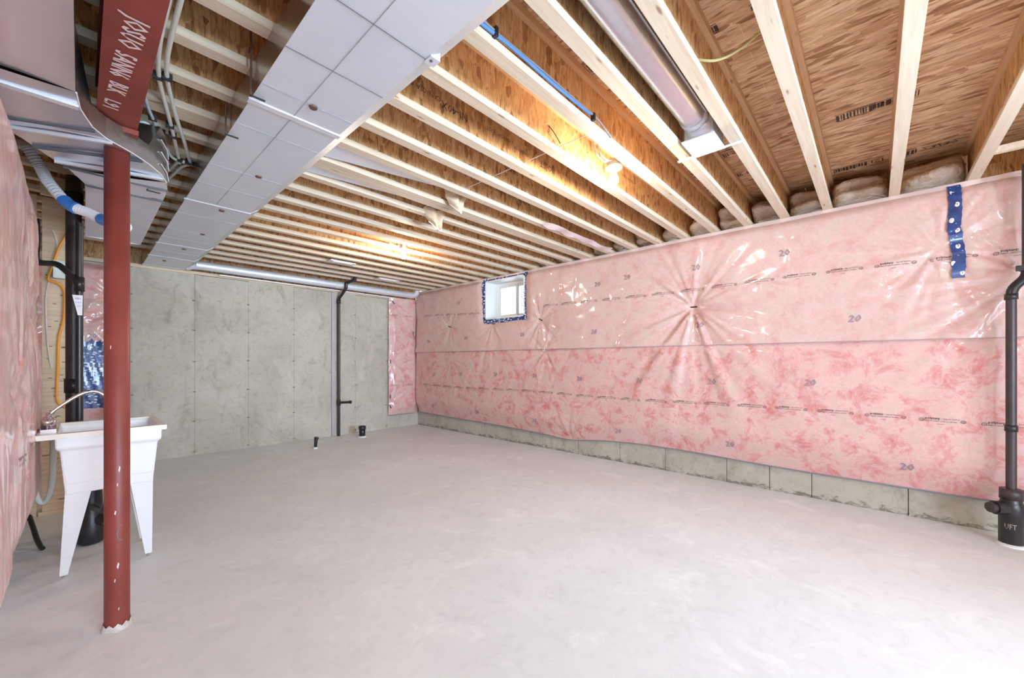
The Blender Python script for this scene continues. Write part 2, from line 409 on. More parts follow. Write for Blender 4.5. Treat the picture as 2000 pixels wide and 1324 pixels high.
# small window in the right wall
w1 = link('window_1', None, kind='structure')
xo = XW+.16
rv = MB(); t = .018
rv.box(XW-.10, xo+.06, WY0, WY0+t, WZ0, WZ1).box(XW-.10, xo+.06, WY1-t, WY1, WZ0, WZ1)
rv.box(XW-.10, xo+.06, WY0, WY1, WZ0, WZ0+t).box(XW-.10, xo+.06, WY0, WY1, WZ1-t, WZ1)
rv.build('window_liner', M['frame'], w1)
fr = MB(); a0, a1, c0, c1 = WY0+t, WY1-t, WZ0+t, WZ1-t; q = .035
fr.box(xo, xo+.06, a0, a1, c0, c0+q).box(xo, xo+.06, a0, a1, c1-q, c1).box(xo, xo+.06, a0, a0+q, c0+q, c1-q).box(xo, xo+.06, a1-q, a1, c0+q, c1-q)
fr.build('window_frame', M['frame'], w1)
ym = (a0+a1)/2-.03
for nm, y0, y1, xx in (('sliding_sash', ym-.02, a1-q, xo+.005), ('fixed_sash', a0+q, ym+.02, xo+.03)):
    s_ = MB(); k = .038; z0, z1 = c0+q, c1-q
    s_.box(xx, xx+.024, y0, y1, z0, z0+k).box(xx, xx+.024, y0, y1, z1-k, z1).box(xx, xx+.024, y0, y0+k, z0+k, z1-k).box(xx, xx+.024, y1-k, y1, z0+k, z1-k)
    so = s_.build(nm, M['frame'], w1)
    MB().box(xx+.010, xx+.014, y0+k, y1-k, z0+k, z1-k).build('pane', M['glass'], so)
    if nm == 'fixed_sash':
        lb = MB()
        for r_ in range(9):
            zz = z1-k-.03-r_*.035
            lb.box(xx+.007, xx+.009, ym-.12, ym-.045+random.uniform(-.02,.01), zz-.012, zz)
        lb.build('sticker_text', flat('sticker_grey', (.62,.62,.66), .6), so)
# neighbour ground and snow-bright outside seen through the window
# ================================================================== JOISTS
JX0, JX1 = XL+.0, XW+.12
web_me = MB().box(JX0, JX1, -.005, .005, ZJ+.030, ZS-.030).mesh('web', M['osb_web'])
bot_me = MB().box(JX0, JX1, -.032, .032, ZJ, ZJ+.038).mesh('bottom_flange', M['lumber'])
top_me = MB().box(JX0, JX1, -.032, .032, ZS-.038, ZS-.0005).mesh('top_flange', M['lumber2'])
def joist(y, label):
    o = thing('floor_joist', label, 'joist', 'wood I-joists carrying the floor above', (0, y, 0))
    link('bottom_flange', bot_me, o); link('top_flange', top_me, o); link('web', web_me, o)
    return o
J = {}
far = dict(D=1.262, E=1.566, F=1.868, G=2.17, H=2.472, I=2.775, I2=2.845, J=3.078, K=3.381, L=3.684, M=3.987, N=4.29, O=4.593,
           P=4.896, Q=5.199, R=5.502, S=5.805, T=6.108, U=6.411)
far.update(C=.962, B=.66, A3=.343, A4=-.083, A5=-.506, A6=-.91, A7=-1.32, A8=-1.72, A9=-2.13, A10=-2.53)
JL = dict(
 A10='wood I-joist nearest the rear wall behind the viewpoint', A9='second wood I-joist out from the rear wall', A8='third wood I-joist out from the rear wall',
 A7='fourth wood I-joist out from the rear wall', A6='wood I-joist just beyond the black stack in the right corner',
 A5='I-joist slanting at the top right corner beside the black vent stack', A4='upright-looking I-joist beside the bright patch of subfloor, left of the blue tape strip',
 A3='pale I-joist between the upright-looking joist and the one with a yellow cable', B='I-joist right of the round duct, a yellow cable sags from it',
 C='I-joist along the left side of the round duct and white boot', D='I-joist with the blue cable along its flange, right of the near bulb',
 E='I-joist just left of the near light bulb', F='I-joist with upside-down NI-40X print, second left of the near bulb',
 G='third I-joist left of the near bulb, before the first white bay duct', H='I-joist on the near side of the first white bay duct',
 I='I-joist with a cracked flange between the two white bay ducts', I2='twin I-joist doubled against the cracked one, wool scraps hang beside it',
 J='first I-joist past the hanging wool scraps toward the back wall', K='second I-joist past the hanging wool scraps toward the back wall',
 L='third I-joist past the hanging wool scraps, second before the far bulb', M='I-joist just before the far light bulb',
 N='I-joist just behind the far light bulb', O='second I-joist behind the far light bulb', P='third I-joist behind the far light bulb',
 Q='fourth I-joist behind the far light bulb', R='fourth I-joist out from the concrete back wall', S='third I-joist out from the concrete back wall',
 T='second I-joist out from the concrete back wall, the drain pipe rises before it', U='I-joist closest to the concrete back wall above the round duct')
for k, y in far.items():
    J[k] = joist(y-.032, JL[k])

# printing on joist webs (reads upside down) and subfloor
def web_print(k, x, txt, size, z, name='printed_text'):
    y = far[k]-.032-.0055
    mb = MB(); lettering(mb, txt, size, lambda a, c: (x-a, y-.0006-(far[k]-.032), z-c))
    return mb.build(name, M['inkwood'], J[k])
web_print('F', 1.60, 'NI-40X', .066, 2.755)
web_print('F', 1.40, 'CAN/CSA O325', .040, 2.765)
web_print('F', 1.98, 'NORDIC JOIST', .034, 2.765); web_print('F', 2.18, 'SERIES 20 YR', .030, 2.74)
web_print('F', 2.47, 'JOIST', .070, 2.75)
web_print('G', 2.4, 'NI-40X', .05, 2.79); web_print('H', 2.9, 'NORDIC JOIST  NI-40X  2F-01', .045, 2.77)
web_print('E', 3.2, '2014 09 13 APA', .03, 2.80)
def floor_print(x, y, txt, size, bars=0, flip=1):
    mb = MB(); z = ZS-.0012
    if txt: lettering(mb, txt, size, lambda a, c: (x+c*flip, y-a, z))
    yy = y+.02
    for i in range(bars):
        wd = random.choice((.006,.010,.016)); hgt = size*random.choice((.7,.9,.75))
        mb.add([(x,yy,z),(x+hgt*flip,yy,z),(x+hgt*flip,yy+wd,z),(x,yy+wd,z)], [(0,1,2,3)]); yy += wd+random.choice((.005,.009))
    if bars:
        for xx in (x-.012, x+size*flip*.85):
            mb.add([(xx,y+.02,z),(xx+.004,y+.02,z),(xx+.004,yy,z),(xx,yy,z)], [(0,1,2,3)])
    return mb.build('printed_mark', M['inkwood'], ceil)
floor_print(3.43, .02, 'ISI', .10, 10); floor_print(3.42, .62, '', .09, 9); floor_print(3.43, -.22, '', .09, 14)
floor_print(4.38, .03, 'ISI', .09, 12); floor_print(4.38, -.26, '23/32', .09, 6)
floor_print(1.92, .52, 'C', .16, 0); floor_print(2.10, .55, '', .06, 8); floor_print(2.10, .36, '', .03, 3)
floor_print(3.40, 1.10, 'ISI', .09, 0); floor_print(1.9, 1.10, 'EH', .1, 6); floor_print(3.9, .84, '1ST', .08, 3); floor_print(3.45, .84, 'SH', .09, 7)

# ================================================================== NOISE FIELDS (numpy)
rng = np.random.RandomState(3)
_G = {}
def vnoise(u, v, seed):
    if seed not in _G: _G[seed] = np.random.RandomState(seed).rand(64, 64)
    G = _G[seed]
    iu = np.floor(u).astype(int); iv = np.floor(v).astype(int); fu = u-iu; fv = v-iv
    fu = fu*fu*(3-2*fu); fv = fv*fv*(3-2*fv)
    g = lambda a, c: G[a % 64, c % 64]
    return (g(iu,iv)*(1-fu)*(1-fv)+g(iu+1,iv)*fu*(1-fv)+g(iu,iv+1)*(1-fu)*fv+g(iu+1,iv+1)*fu*fv)-.5
def sstep(a, b_, x):
    t = np.clip((x-a)/(b_-a), 0, 1); return t*t*(3-2*t)
def star(y, z, yp, zp, depth, amp, reach, seed, bias=0.):
    """dimple of a fastener with folds running away from it"""
    dy, dz = y-yp, z-zp; r = np.hypot(dy, dz)+1e-4; th = np.arctan2(dz, dy)
    rr = np.random.RandomState(seed); f = np.zeros_like(r)
    for k in (5, 9, 14, 21, 33):
        f += np.sin(k*th+rr.rand()*6.28)*(5./k)**.42
    ridge = np.abs(f)**.8*np.sign(f)
    dirw = 1+bias*(-dz/r)
    env = np.exp(-(r/reach)**2)*sstep(0, .12, r)*(.25+.75*np.exp(-r/(reach*.8)))
    return -depth*np.exp(-(r/.11))-depth*.5*np.exp(-(r/.35)**2)+amp*ridge*env*dirw
def bottom_z(y):
    return .238+.022*np.sin((y-1.0)*2.0)*np.exp(-((y-2.6)/2.2)**2)-.035*np.exp(-((y-3.05)/.35)**2)+.012*np.sin(y*1.1)+.012*sstep(4.5,6.5,y)
def off_low(y, z):
    y = np.asarray(y, float); z = np.asarray(z, float)
    d = .115+.035*vnoise(y*.8, z*1.3, 1)+.02*vnoise(y*2.3+4, z*2.1, 2)+.006*vnoise(y*9, z*7, 5)
    zb = bottom_z(y)
    d = d*sstep(-.12, .30, z-zb)*1.0+.02
    d -= .018*np.exp(-((z-.84)/.03)**2)*0
    # folds hanging down from the fastener above
    d += star(y, z, 1.453, 1.847, 0, .018, 1.25, 11, .4)*sstep(1.44, 1.30, z)*sstep(.1,.3,z)
    d -= .018*sstep(1.33, 1.45, z)
    d += star(y, z, 3.423, 1.404, .02, .008, .5, 12)+star(y, z, 5.5, 1.3, .0, .005, .8, 14)
    d += star(y, z, -.85, 2.0, .0, .012, 1.7, 15)
    d += star(y, z, 4.512, 1.856, .0, .006, 1.3, 16)
    d += star(y, z, 3.05, .18, .01, .006, .5, 17)
    crease = vnoise(y*5+z*3, z*2.5-y, 21); d += .010*np.maximum(0, .12-np.abs(crease))*8*.25
    return d
def off_up(y, z):
    y = np.asarray(y, float); z = np.asarray(z, float)
    d = .125+.03*vnoise(y*.7+9, z*1.2, 6)+.018*vnoise(y*2.1, z*2.5, 7)+.006*vnoise(y*8, z*9, 8)
    d += .024*sstep(1.62, 1.43, z)
    d += star(y, z, 1.453, 1.847, .055, .016, .75, 11, .3)
    d += star(y, z, 4.512, 1.856, .03, .007, .45, 22)+star(y, z, 3.533, 1.852, .03, .008, .45, 23)+star(y, z, 5.602, 1.87, .03, .006, .4, 24)
    d += star(y, z, 3.423, 1.404, .0, .006, .5, 12)
    d += star(y, z, -.80, 1.86, .02, .013, .9, 25)+star(y, z, -.62, 2.62, .01, .009, .5, 26)+star(y, z, -.36, 2.12, .02, .010, .6, 27)
    d -= .06*sstep(2.50, 2.62, z)
    # tuck into the window opening
    ey = np.maximum(np.maximum(WY0-y, y-WY1), 0); ez = np.maximum(np.maximum(WZ0-z, z-WZ1), 0); e = np.hypot(ey, ez)
    d = d*(.62+.38*sstep(0, .16, e))
    crease = vnoise(y*4-z*3, z*3+y, 31); d += .010*np.maximum(0, .10-np.abs(crease))*8*.25
    return d
def table(fn, a0, a1, b0, b1, st):
    """tabulated offset field for quick single-point look-ups"""
    A = np.arange(a0, a1+st, st); B = np.arange(b0, b1+st, st)
    AA, BB = np.meshgrid(A, B, indexing='ij'); T = fn(AA, BB).tolist(); na, nb = len(A), len(B)
    def get(a, c):
        u = min(max((a-a0)/st, 0), na-1.001); v = min(max((c-b0)/st, 0), nb-1.001)
        i = int(u); j = int(v); u -= i; v -= j
        return (T[i][j]*(1-u)+T[i+1][j]*u)*(1-v)+(T[i][j+1]*(1-u)+T[i+1][j+1]*u)*v
    return get
_up = table(off_up, -3, 6.8, 1.3, 2.7, .012); _lo = table(off_low, -3, 6.8, .1, 1.5, .012)
def surf_up(y, z, lift=0.): return (XW-_up(float(y), float(z))-lift, float(y), float(z))
def surf_low(y, z, lift=0.): return (XW-_lo(float(y), float(z))-lift, float(y), float(z))
def grid_sheet(name, ys, zs_fn, nz, offn, mat, parent, hole=None, label=None):
    ny = len(ys); Y = np.repeat(ys[:, None], nz, 1); Z = np.zeros((ny, nz))
    for i, y in enumerate(ys):
        z0, z1 = zs_fn(y); Z[i] = np.linspace(z0, z1, nz)
    X = XW-offn(Y, Z)
    V = np.stack([X, Y, Z], -1).reshape(-1, 3)
    fs = []
    for i in range(ny-1):
        for j in range(nz-1):
            if hole is not None:
                yc = (Y[i,j]+Y[i+1,j])/2; zc = (Z[i,j]+Z[i,j+1])/2
                if hole(yc, zc): continue
            fs.append((i*nz+j, (i+1)*nz+j, (i+1)*nz+j+1, i*nz+j+1))
    me = bpy.data.meshes.new(name); me.from_pydata(V.tolist(), [], fs)
    me.polygons.foreach_set('use_smooth', [True]*len(fs)); me.materials.append(mat); me.update()
    return link(name, me, parent, label=label)

# ---- right wall, two courses of plastic-faced pink blanket
YE = 6.60
ys = np.arange(-2.95, YE+.001, .0185)
low = thing('insulation_blanket', 'lower course of pink plastic-covered insulation along the right wall, above the concrete curb', 'insulation', 'pink blanket courses on the right wall')
grid_sheet('wool_face', ys, lambda y: (float(bottom_z(y)), 1.47), 68, off_low, M['pink'], low)
up = thing('insulation_blanket', 'upper course of pink plastic-covered insulation along the right wall, around the small window', 'insulation', 'pink blanket courses on the right wall')
inhole = lambda y, z: (WY0+.0+.03*(z-WZ0) < y < WY1-.0) and (WZ0 < z < WZ1)
grid_sheet('wool_face', ys, lambda y: (1.425, 2.598), 68, off_up, M['pinkup'], up, inhole)
# folded film lip of the upper course over the lower one, film edge along the top
e = MB(); yy = np.arange(-2.95, YE, .04)
e.strip([surf_up(y, 1.425, .0) for y in yy], [surf_low(y, 1.425, -.004) for y in yy]); e.build('bottom_fold', M['film'], up)
MB().tube([surf_up(y, 1.427, .001) for y in yy], .004, 6).build('lip_shadow_line', flat('hem_shadow', (.50,.36,.36), .5), up)  # dark tube drawn in for the shadow under the overlapping lip
e = MB(); e.strip([surf_up(y, 2.565+.012*float(vnoise(np.array(y*3), np.array(0.), 4)), .004) for y in yy], [surf_up(y, 2.604, .012) for y in yy]).strip([surf_up(y, 2.604, .012) for y in yy], [(XW+.02, y, 2.612) for y in yy])
e.build('film_edge', M['film'], up)
e = MB(); e.tube([surf_low(y, float(bottom_z(y))+.004, .002) for y in np.arange(-2.95, YE, .06)], .0065, 6)
e.build('bottom_seal', M['greyseal'], low, label='dark grey seal strip')
def back_cover(parent, y0, y1, fz0, fz1):   # gives the blanket its thickness
    mb = MB(); mb.strip([surf_low(y, float(bottom_z(y)), 0) for y in np.arange(y0, y1, .06)], [(XW-.003, float(y), float(bottom_z(y))-.004) for y in np.arange(y0, y1, .06)]); return mb
back_cover(low, -2.95, YE, 0, 0).build('bottom_return', M['film'], low)

# printing on the film: polythene legend every foot, "20" thickness marks
def legend(offs, parent, y0, z, tilt=0.):
    mb = MB()
    P = lambda a, c: offs(y0-a, z+c+tilt*a, .0055)
    lettering(mb, 'polytarp', .023, P, sx=1.05, off=(.03, .008)); lettering(mb, 'polytarp', .023, lambda a, c: offs(y0-a-.0012, z+c+.0006, .0056), sx=1.05, off=(.03, .008))
    lettering(mb, 'vapour barrier', .017, P, sx=.85, off=(.125, .009))
    lettering(mb, 'MEETS CAN/CGSB-51.34-M86', .0135, P, sx=.98, off=(.03, -.010))
    lettering(mb, 'canada', .0115, P, sx=1.1, off=(.092, -.030))
    for cx in (.012, .228):                 # ring emblems at either end
        n = 10; ro, ri = .012, .0095
        vs = []
        for k in range(n):
            a = 2*PI*k/n; vs += [P(cx+ro*1.15*math.cos(a), ro*math.sin(a)), P(cx+ri*1.1*math.cos(a), ri*math.sin(a))]
        mb.add(vs, [(2*k, 2*((k+1)%n), 2*((k+1)%n)+1, 2*k+1) for k in range(n)])
        lettering(mb, 'G', .016, P, off=(cx-.006, -.006))
    mb.build('printed_legend', M['ink'], parent)
k = 0
y = 6.36
while y > -1.0:
    legend(surf_low, low, y, .812+.01*math.sin(y*2)); 
    if not (WY0-.02 < y < WY1+.27): legend(surf_up, up, y-.06, 2.03+.010*math.sin(y*1.7+1)+.08*float(sstep(4.6,6.2,y)))
    y -= .315
def twenty(offs, parent, y, z, s):
    mb = MB(); sl = random.uniform(-.1,.25)
    for dx in (0, .004): lettering(mb, '20', s, lambda a, c: offs(y-a-sl*c-dx, z+c+dx*.6, .0055), sx=1.0)
    mb.build('printed_20', M['ink20'], parent)
for (y_, z_) in [(2.605,2.234),(2.201,2.267),(1.416,2.259),(.63,2.266),(5.32,2.262),(5.145,1.652),(3.852,1.654),(2.642,1.632),(1.39,1.646),(.141,1.62),(6.2,1.63)]:
    twenty(surf_up, up, y_+.035, z_-.03, .085)
for (y_, z_) in [(6.009,1.014),(5.252,1.04),(4.42,1.05),(3.608,1.054),(2.856,1.032),(2.046,1.032),(1.259,1.047),(.438,1.067),(6.104,.42),(4.862,.414),(3.637,.402),(2.335,.403),(1.096,.416),(-.177,.418)]:
    twenty(surf_low, low, y_+.035, z_-.03, .085)
# black fasteners pinning the film
FW = {'1.453':'black fastener pinched at the centre of the big star of folds on the right wall', '4.512':'black fastener just under the left corner of the small window',
      '3.533':'tilted black fastener to the right of the small window sill', '5.602':'black fastener left of the small window, nearest the back corner'}
for (y_, z_, rr, key) in [(1.453,1.847,0,'1.453'),(4.512,1.856,0,'4.512'),(3.533,1.852,-.5,'3.533'),(5.602,1.87,-.35,'5.602')]:
    mb = MB(); ca, sa = math.cos(rr), math.sin(rr)
    pts = [surf_up(y_-u*ca, z_+u*sa, .004) for u in (-.033, -.011, .011, .033)]
    mb.tube(pts, [.0065,.007,.0075,.009], 6); mb.build('film_fastener', M['black'], label=FW[key], cat='fastener', group='black fasteners on the plastic film')
lt = MB().strip([surf_up(3.45, 1.44, .006), surf_up(3.45, 1.40, .012)], [surf_up(3.41, 1.44, .006), surf_up(3.41, 1.40, .012)])
lt = lt.build('paper_tag', M['label'], label='tiny white paper tag on the film seam right of the window', cat='tag')
MB().strip([surf_up(3.437, 1.432, .013), surf_up(3.437, 1.408, .015)], [surf_up(3.425, 1.432, .013), surf_up(3.425, 1.408, .015)]).build('print', M['black'], lt)

# tape round the window and down the film joint
def tape(pts, w0, offn, lift=.004, jag=.006, name='tape', mat='tape', **kw):
    A = []; B = []; pts = [Vector((p[0], p[1])) for p in pts]; dense = []
    for i in range(len(pts)-1):
        for j in range(9): dense.append(pts[i].lerp(pts[i+1], j/9))
    dense.append(pts[-1])
    for i, p in enumerate(dense):
        d = (dense[min(i+1,len(dense)-1)]-dense[max(i-1,0)]).normalized(); n = Vector((-d[1], d[0]))
        for L, sgn in ((A,1),(B,-1)):
            q = p+n*sgn*(w0/2+random.uniform(-jag, jag)); L.append(q)
    mb = MB(); mb.strip([offn(q[0], q[1], lift) for q in A], [offn(q[0], q[1], lift) for q in B])
    mb.strip([offn(q[0], q[1], lift) for q in A], [offn(q[0], q[1], lift-.004) for q in A]); return mb.build(name, M[mat], **kw)
wt = 'blue tape sealing the film around the small window, '
tape([(WY1+.045, WZ1+.030), (WY0-.045, WZ1+.030)], .062, surf_up, .006, .010, 'sheathing_tape', 'tapewin', label=wt+'strip along the top', cat='tape', group='blue tape strips framing the window')
tape([(WY1+.035, WZ1+.05), (WY1+.03, 2.2), (WY1+.02, WZ0-.05)], .062, surf_up, .008, .008, 'sheathing_tape', 'tapewin', label=wt+'strip down the left side', cat='tape', group='blue tape strips framing the window')
tape([(WY1+.03, WZ0-.030), (WY0-.05, WZ0-.028)], .062, surf_up, .010, .010, 'sheathing_tape', 'tapewin', label=wt+'strip along the bottom', cat='tape', group='blue tape strips framing the window')
tape([(WY0-.012, WZ1+.03), (WY0-.012, 2.25), (WY0-.022, WZ0-.03)], .026, surf_up, .012, .004, 'sheathing_tape', 'tapewin', label=wt+'thin strip down the right side', cat='tape', group='blue tape strips framing the window')
t1 = tape([(-.44, 2.585), (-.445, 2.42), (-.435, 2.26), (-.447, 2.21), (-.462, 2.05), (-.463, 1.885)], .068, surf_up, .012, .003, 'sheathing_tape', 'tape',
     label='long dark blue tape strip with white marks, upper right of the pink wall', cat='tape')
for (y_, z_) in [(-.428,2.53),(-.452,2.43),(-.424,2.315),(-.455,2.235),(-.435,1.995),(-.482,1.92),(-.458,2.12)]:
    n = 12; c_ = surf_up(y_, z_, .016); mb = MB()
    mb.add([c_]+[surf_up(y_+.013*math.cos(2*PI*k/n), z_+.019*math.sin(2*PI*k/n), .0155) for k in range(n)], [(0,1+k,1+(k+1)%n) for k in range(n)])
    wm = mb.build('white_mark', M['label'], t1)
    if y_ < -.45:
        mb = MB(); lettering(mb, 'T', .022, lambda a, c: surf_up(y_+.006-a, z_-.008+c, .0175)); mb.build('mark_letter', M['black'], wm)

# ---- short return of blanket on the back wall at the right corner
def off_ret(x, z):
    x = np.asarray(x, float); z = np.asarray(z, float)
    d = .11+.02*vnoise(x*3, z*1.6, 41)+.012*vnoise(x*7, z*5, 42)
    d += star(x, z, 3.96, 1.25, .04, .012, .5, 43)+star(x, z, 3.97, 2.36, .03, .008, .4, 44)+star(x, z, 3.93, .5, .03, .008, .35, 45)+star(x, z, 4.40, 1.81, .03, .008, .4, 46)
    d *= sstep(3.84, 4.0, x)*.8+.2
    d *= sstep(4.56, 4.38, x)*.55+.45
    return d*sstep(.18, .42, z)*.85+.02
_rt = table(off_ret, 3.8, 4.6, .1, 2.6, .012)
def surf_ret(x, z, lift=0.): return (float(x), YW-_rt(float(x), float(z))-lift, float(z))
def ret_sheet(name, x0, x1, z0, z1, fn, mat, parent, step=.018):
    xs_ = np.arange(x0, x1+.001, step); zs_ = np.arange(z0, z1+.001, step*1.3); n = len(zs_)
    X, Z = np.meshgrid(xs_, zs_, indexing='ij'); Yv = YW-fn(X, Z)
    V = np.stack([X, Yv, Z], -1).reshape(-1,3)
    fs = [(i*n+j, i*n+j+1, (i+1)*n+j+1, (i+1)*n+j) for i in range(len(xs_)-1) for j in range(n-1)]
    me = bpy.data.meshes.new(name); me.from_pydata(V.tolist(), [], fs); me.polygons.foreach_set('use_smooth', [True]*len(fs)); me.materials.append(mat); me.update()
    return link(name, me, parent)
rt = thing('insulation_blanket', 'narrow pink plastic-covered blanket on the back wall at the far right corner', 'insulation')
ret_sheet('wool_face', 3.885, 4.50, .245, 2.46, off_ret, M['pink'], rt)
MB().tube([surf_ret(x, .245, .002) for x in np.arange(3.885, 4.47, .05)], .0065, 6).build('bottom_seal', M['greyseal'], rt, label='dark grey seal strip')
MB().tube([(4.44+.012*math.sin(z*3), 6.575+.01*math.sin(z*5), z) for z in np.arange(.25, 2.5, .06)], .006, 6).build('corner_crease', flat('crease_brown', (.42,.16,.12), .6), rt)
for i, (x_, z_) in enumerate([(3.92,.81),(4.2,.81),(3.92,2.12),(4.2,2.12)]):
    mb = MB(); lettering(mb, 'polytarp vapour', .022, lambda a, c: surf_ret(x_+a, z_+c, .004)); lettering(mb, 'MEETS CAN/CGSB-51.34', .014, lambda a, c: surf_ret(x_+a, z_-.018+c, .004)); mb.build('printed_legend', M['ink'], rt)
for (x_, z_, a_, lb) in [(3.965,2.355,-.9,'slanted black fastener at the top left of the corner blanket on the back wall'),(4.39,1.80,-1.6,'black fastener in the room corner crease at eye height'),
       (3.925,1.25,1.5,'upright black fastener halfway down the left edge of the corner blanket'),(3.91,.60,1.5,'upright black fastener low on the left edge of the corner blanket'),(3.915,.41,-1.1,'lowest black fastener of the corner blanket, tilted')]:
    MB().tube([surf_ret(x_+u*math.cos(a_), z_+u*math.sin(a_), .006) for u in (-.035, 0, .035)], .008, 6).build('film_fastener', M['black'], label=lb, cat='fastener', group='black fasteners on the plastic film')

# ---- wool batts pushed between the joist ends on the right wall
order = ['A5','A4','A3','B','C','D','E','F','G','H','I2','J','K','L','M','N','O','P','Q','R','S','T','U']
nxt = {'A5':'between the slanting corner joist and the upright-looking joist'}
ordw = ['first','second','third','fourth','fifth','sixth','seventh','eighth','ninth','tenth','eleventh','twelfth','thirteenth','fourteenth','fifteenth','sixteenth','seventeenth','eighteenth','nineteenth','twentieth','twenty-first','twenty-second']
def pillow(x0, x1, y0, y1, z0, z1, seed, n=9):
    r = random.Random(seed); vs = []; fs = []
    ph = [r.uniform(0, 6.28) for _ in range(4)]
    for i in range(n):
        for j in range(n):
            u = i/(n-1); v = j/(n-1)
            b_ = (1-(2*u-1)**4)*(1-(2*v-1)**4)
            wv = .18*math.sin(5*u+ph[0]+3*v)+.15*math.sin(9*v+ph[1])
            top = z1-(z1-z0)*.16*(abs(2*u-1)**2+.4*math.sin(4*u+ph[2])**2)
            vs.append((x1-(x1-x0)*b_**.5*(.85+wv), y0+(y1-y0)*u, z0+(top-z0)*v))
    for i in range(n-1):
        for j in range(n-1): fs.append((i*n+j, (i+1)*n+j, (i+1)*n+j+1, i*n+j+1))
    k = len(vs)
    vs += [(x1+.02, y0, z0), (x1+.02, y1, z0), (x1+.02, y1, z1-.03), (x1+.02, y0, z1-.03)]
    return vs, fs+[(k, k+1, k+2, k+3)]
for i in range(len(order)-1):
    a, b_ = order[i], order[i+1]
    y0 = far[a]+.002; y1 = far[b_]-.064-.002 if b_ != 'I2' else far['I']-.066
    if a == 'I2': y0 = far['I2']+.002
    mb = MB(); mb.add(*pillow(XW-.14+random.uniform(-.02,.03), XW+.16, far[a]-.026, far[b_]-.038 if b_ != 'I2' else far['I']-.038, ZJ+.0405, ZS-.045, i), True)
    mb.build('wool_batt', M['wool'], label='beige wool batt above the right wall in the %s joist bay from the right' % ordw[i], cat='insulation', group='wool batts between the joist ends')

film = MB(); A_ = []; B2 = []
for i in range(26):
    x_ = 3.05+i*.05; A_.append((x_, far['H']-.075+.012*math.sin(i*.9), ZJ-.006-.014*abs(math.sin(i*.55)))); B2.append((x_, far['H']-.16+.02*math.sin(i*.7+1), ZJ-.004+.010*math.sin(i*.8)))
film.strip(A_, B2); film.build('film_scrap', M['film'], label='ragged strip of pinkish plastic film clinging below a joist, right of the wool scraps', cat='plastic film')

# ================================================================== DUCTS
# central rectangular trunk duct
DXL, DXR, DZ, DYE = .525, .925, 2.45, 6.70
cd = thing('trunk_duct', 'long pale galvanised rectangular duct hung under the joists through the middle of the ceiling', 'duct')
cuts = [-2.95, -.2, 1.30, 2.10, 3.73, 5.30, 5.99, DYE]
for i in range(len(cuts)-1):
    a, b_ = cuts[i], cuts[i+1]; n = max(2, int((b_-a)/.2)); m_ = 5
    xs_ = [DXL+(DXR-DXL)*j/m_ for j in range(m_+1)]
    mb = MB(); vs = []
    for k in range(n+1):
        yv = a+(b_-a)*k/n
        for xx in xs_:
            u = (xx-DXL)/(DXR-DXL); v = k/n
            vs.append((xx, yv, DZ-.0015*math.sin(PI*u)*math.sin(PI*v)*(1 if i % 2 else -.6)-.0006*math.cos(2*PI*u)*(.5+.5*math.sin(11*v))))
    mb.add(vs, [(k*(m_+1)+j, k*(m_+1)+j+1, (k+1)*(m_+1)+j+1, (k+1)*(m_+1)+j) for k in range(n) for j in range(m_)], True)
    mb.build('bottom_sheet', M['galv'], cd)
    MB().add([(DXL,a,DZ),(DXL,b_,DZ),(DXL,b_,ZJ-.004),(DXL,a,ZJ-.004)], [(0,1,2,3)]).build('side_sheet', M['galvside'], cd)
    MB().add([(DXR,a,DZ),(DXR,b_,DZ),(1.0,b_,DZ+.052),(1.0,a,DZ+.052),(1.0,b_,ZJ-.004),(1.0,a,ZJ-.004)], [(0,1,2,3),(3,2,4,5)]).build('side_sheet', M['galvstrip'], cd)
MB().add([(DXL,DYE,DZ),(DXR,DYE,DZ),(1.0,DYE,DZ+.05),(1.0,DYE,ZJ-.004),(DXL,DYE,ZJ-.004)], [(0,1,2,3,4)]).add([(DXL,cuts[0],ZJ-.004),(1.0,cuts[0],ZJ-.004),(1.0,DYE,ZJ-.004),(DXL,DYE,ZJ-.004)], [(0,1,2,3)]).build('end_cap', M['galv'], cd)
for yv, wd in ((2.10,.045),(3.73,.040),(5.30,.035),(5.99,.035),(6.62,.03)):   # raised transverse cleats
    c_ = MB(); c_.hexa([(DXL-.01,yv-wd/2,DZ),(DXR+.01,yv-wd/2,DZ),(DXR+.01,yv+wd/2,DZ),(DXL-.01,yv+wd/2,DZ)],[(DXL-.008,yv-wd/2+.005,DZ-.006),(DXR+.008,yv-wd/2+.005,DZ-.006),(DXR+.008,yv+wd/2-.005,DZ-.006),(DXL-.008,yv+wd/2-.005,DZ-.006)])
    c_.build('cleat', M['seam'], cd)
    MB().hexa([(DXR-.002,yv-.012,DZ-.004),(.985,yv-.012,DZ+.038),(.985,yv+.012,DZ+.038),(DXR-.002,yv+.012,DZ-.004)],[(DXR-.002,yv-.012,DZ+.004),(.985,yv-.012,DZ+.045),(.985,yv+.012,DZ+.045),(DXR-.002,yv+.012,DZ+.004)]).build('corner_tab', M['seam'], cd)
c_ = MB().box(DXR-.004, DXR+.04, 1.27, 1.315, DZ-.006, DZ+.05).build('corner_tab', M['seam'], cd)
MB().lathe([(.001,0),(.006,0),(.006,-.003),(.001,-.003)], (DXR+.012,1.29,DZ-.006), 10).build('screw', M['seamdark'], c_)
for yv in (1.305, 1.64):
    MB().box(DXL, DXR, yv-.0008, yv+.0008, DZ-.0027, DZ-.001).build('cross_seam', M['seamdark'], cd)
for yv in (1.93, 2.35, 2.95, 3.3, 4.1, 4.65, 5.0, 5.65):
    MB().box(DXL+.002, DXR-.002, yv-.0010, yv+.0010, DZ-.0027, DZ-.001).build('cross_crease', M['galvstrip'], cd)
MB().box(.7017, .7029, -2.95, 3.7, DZ-.0027, DZ-.001).build('long_seam', M['galvside'], cd)
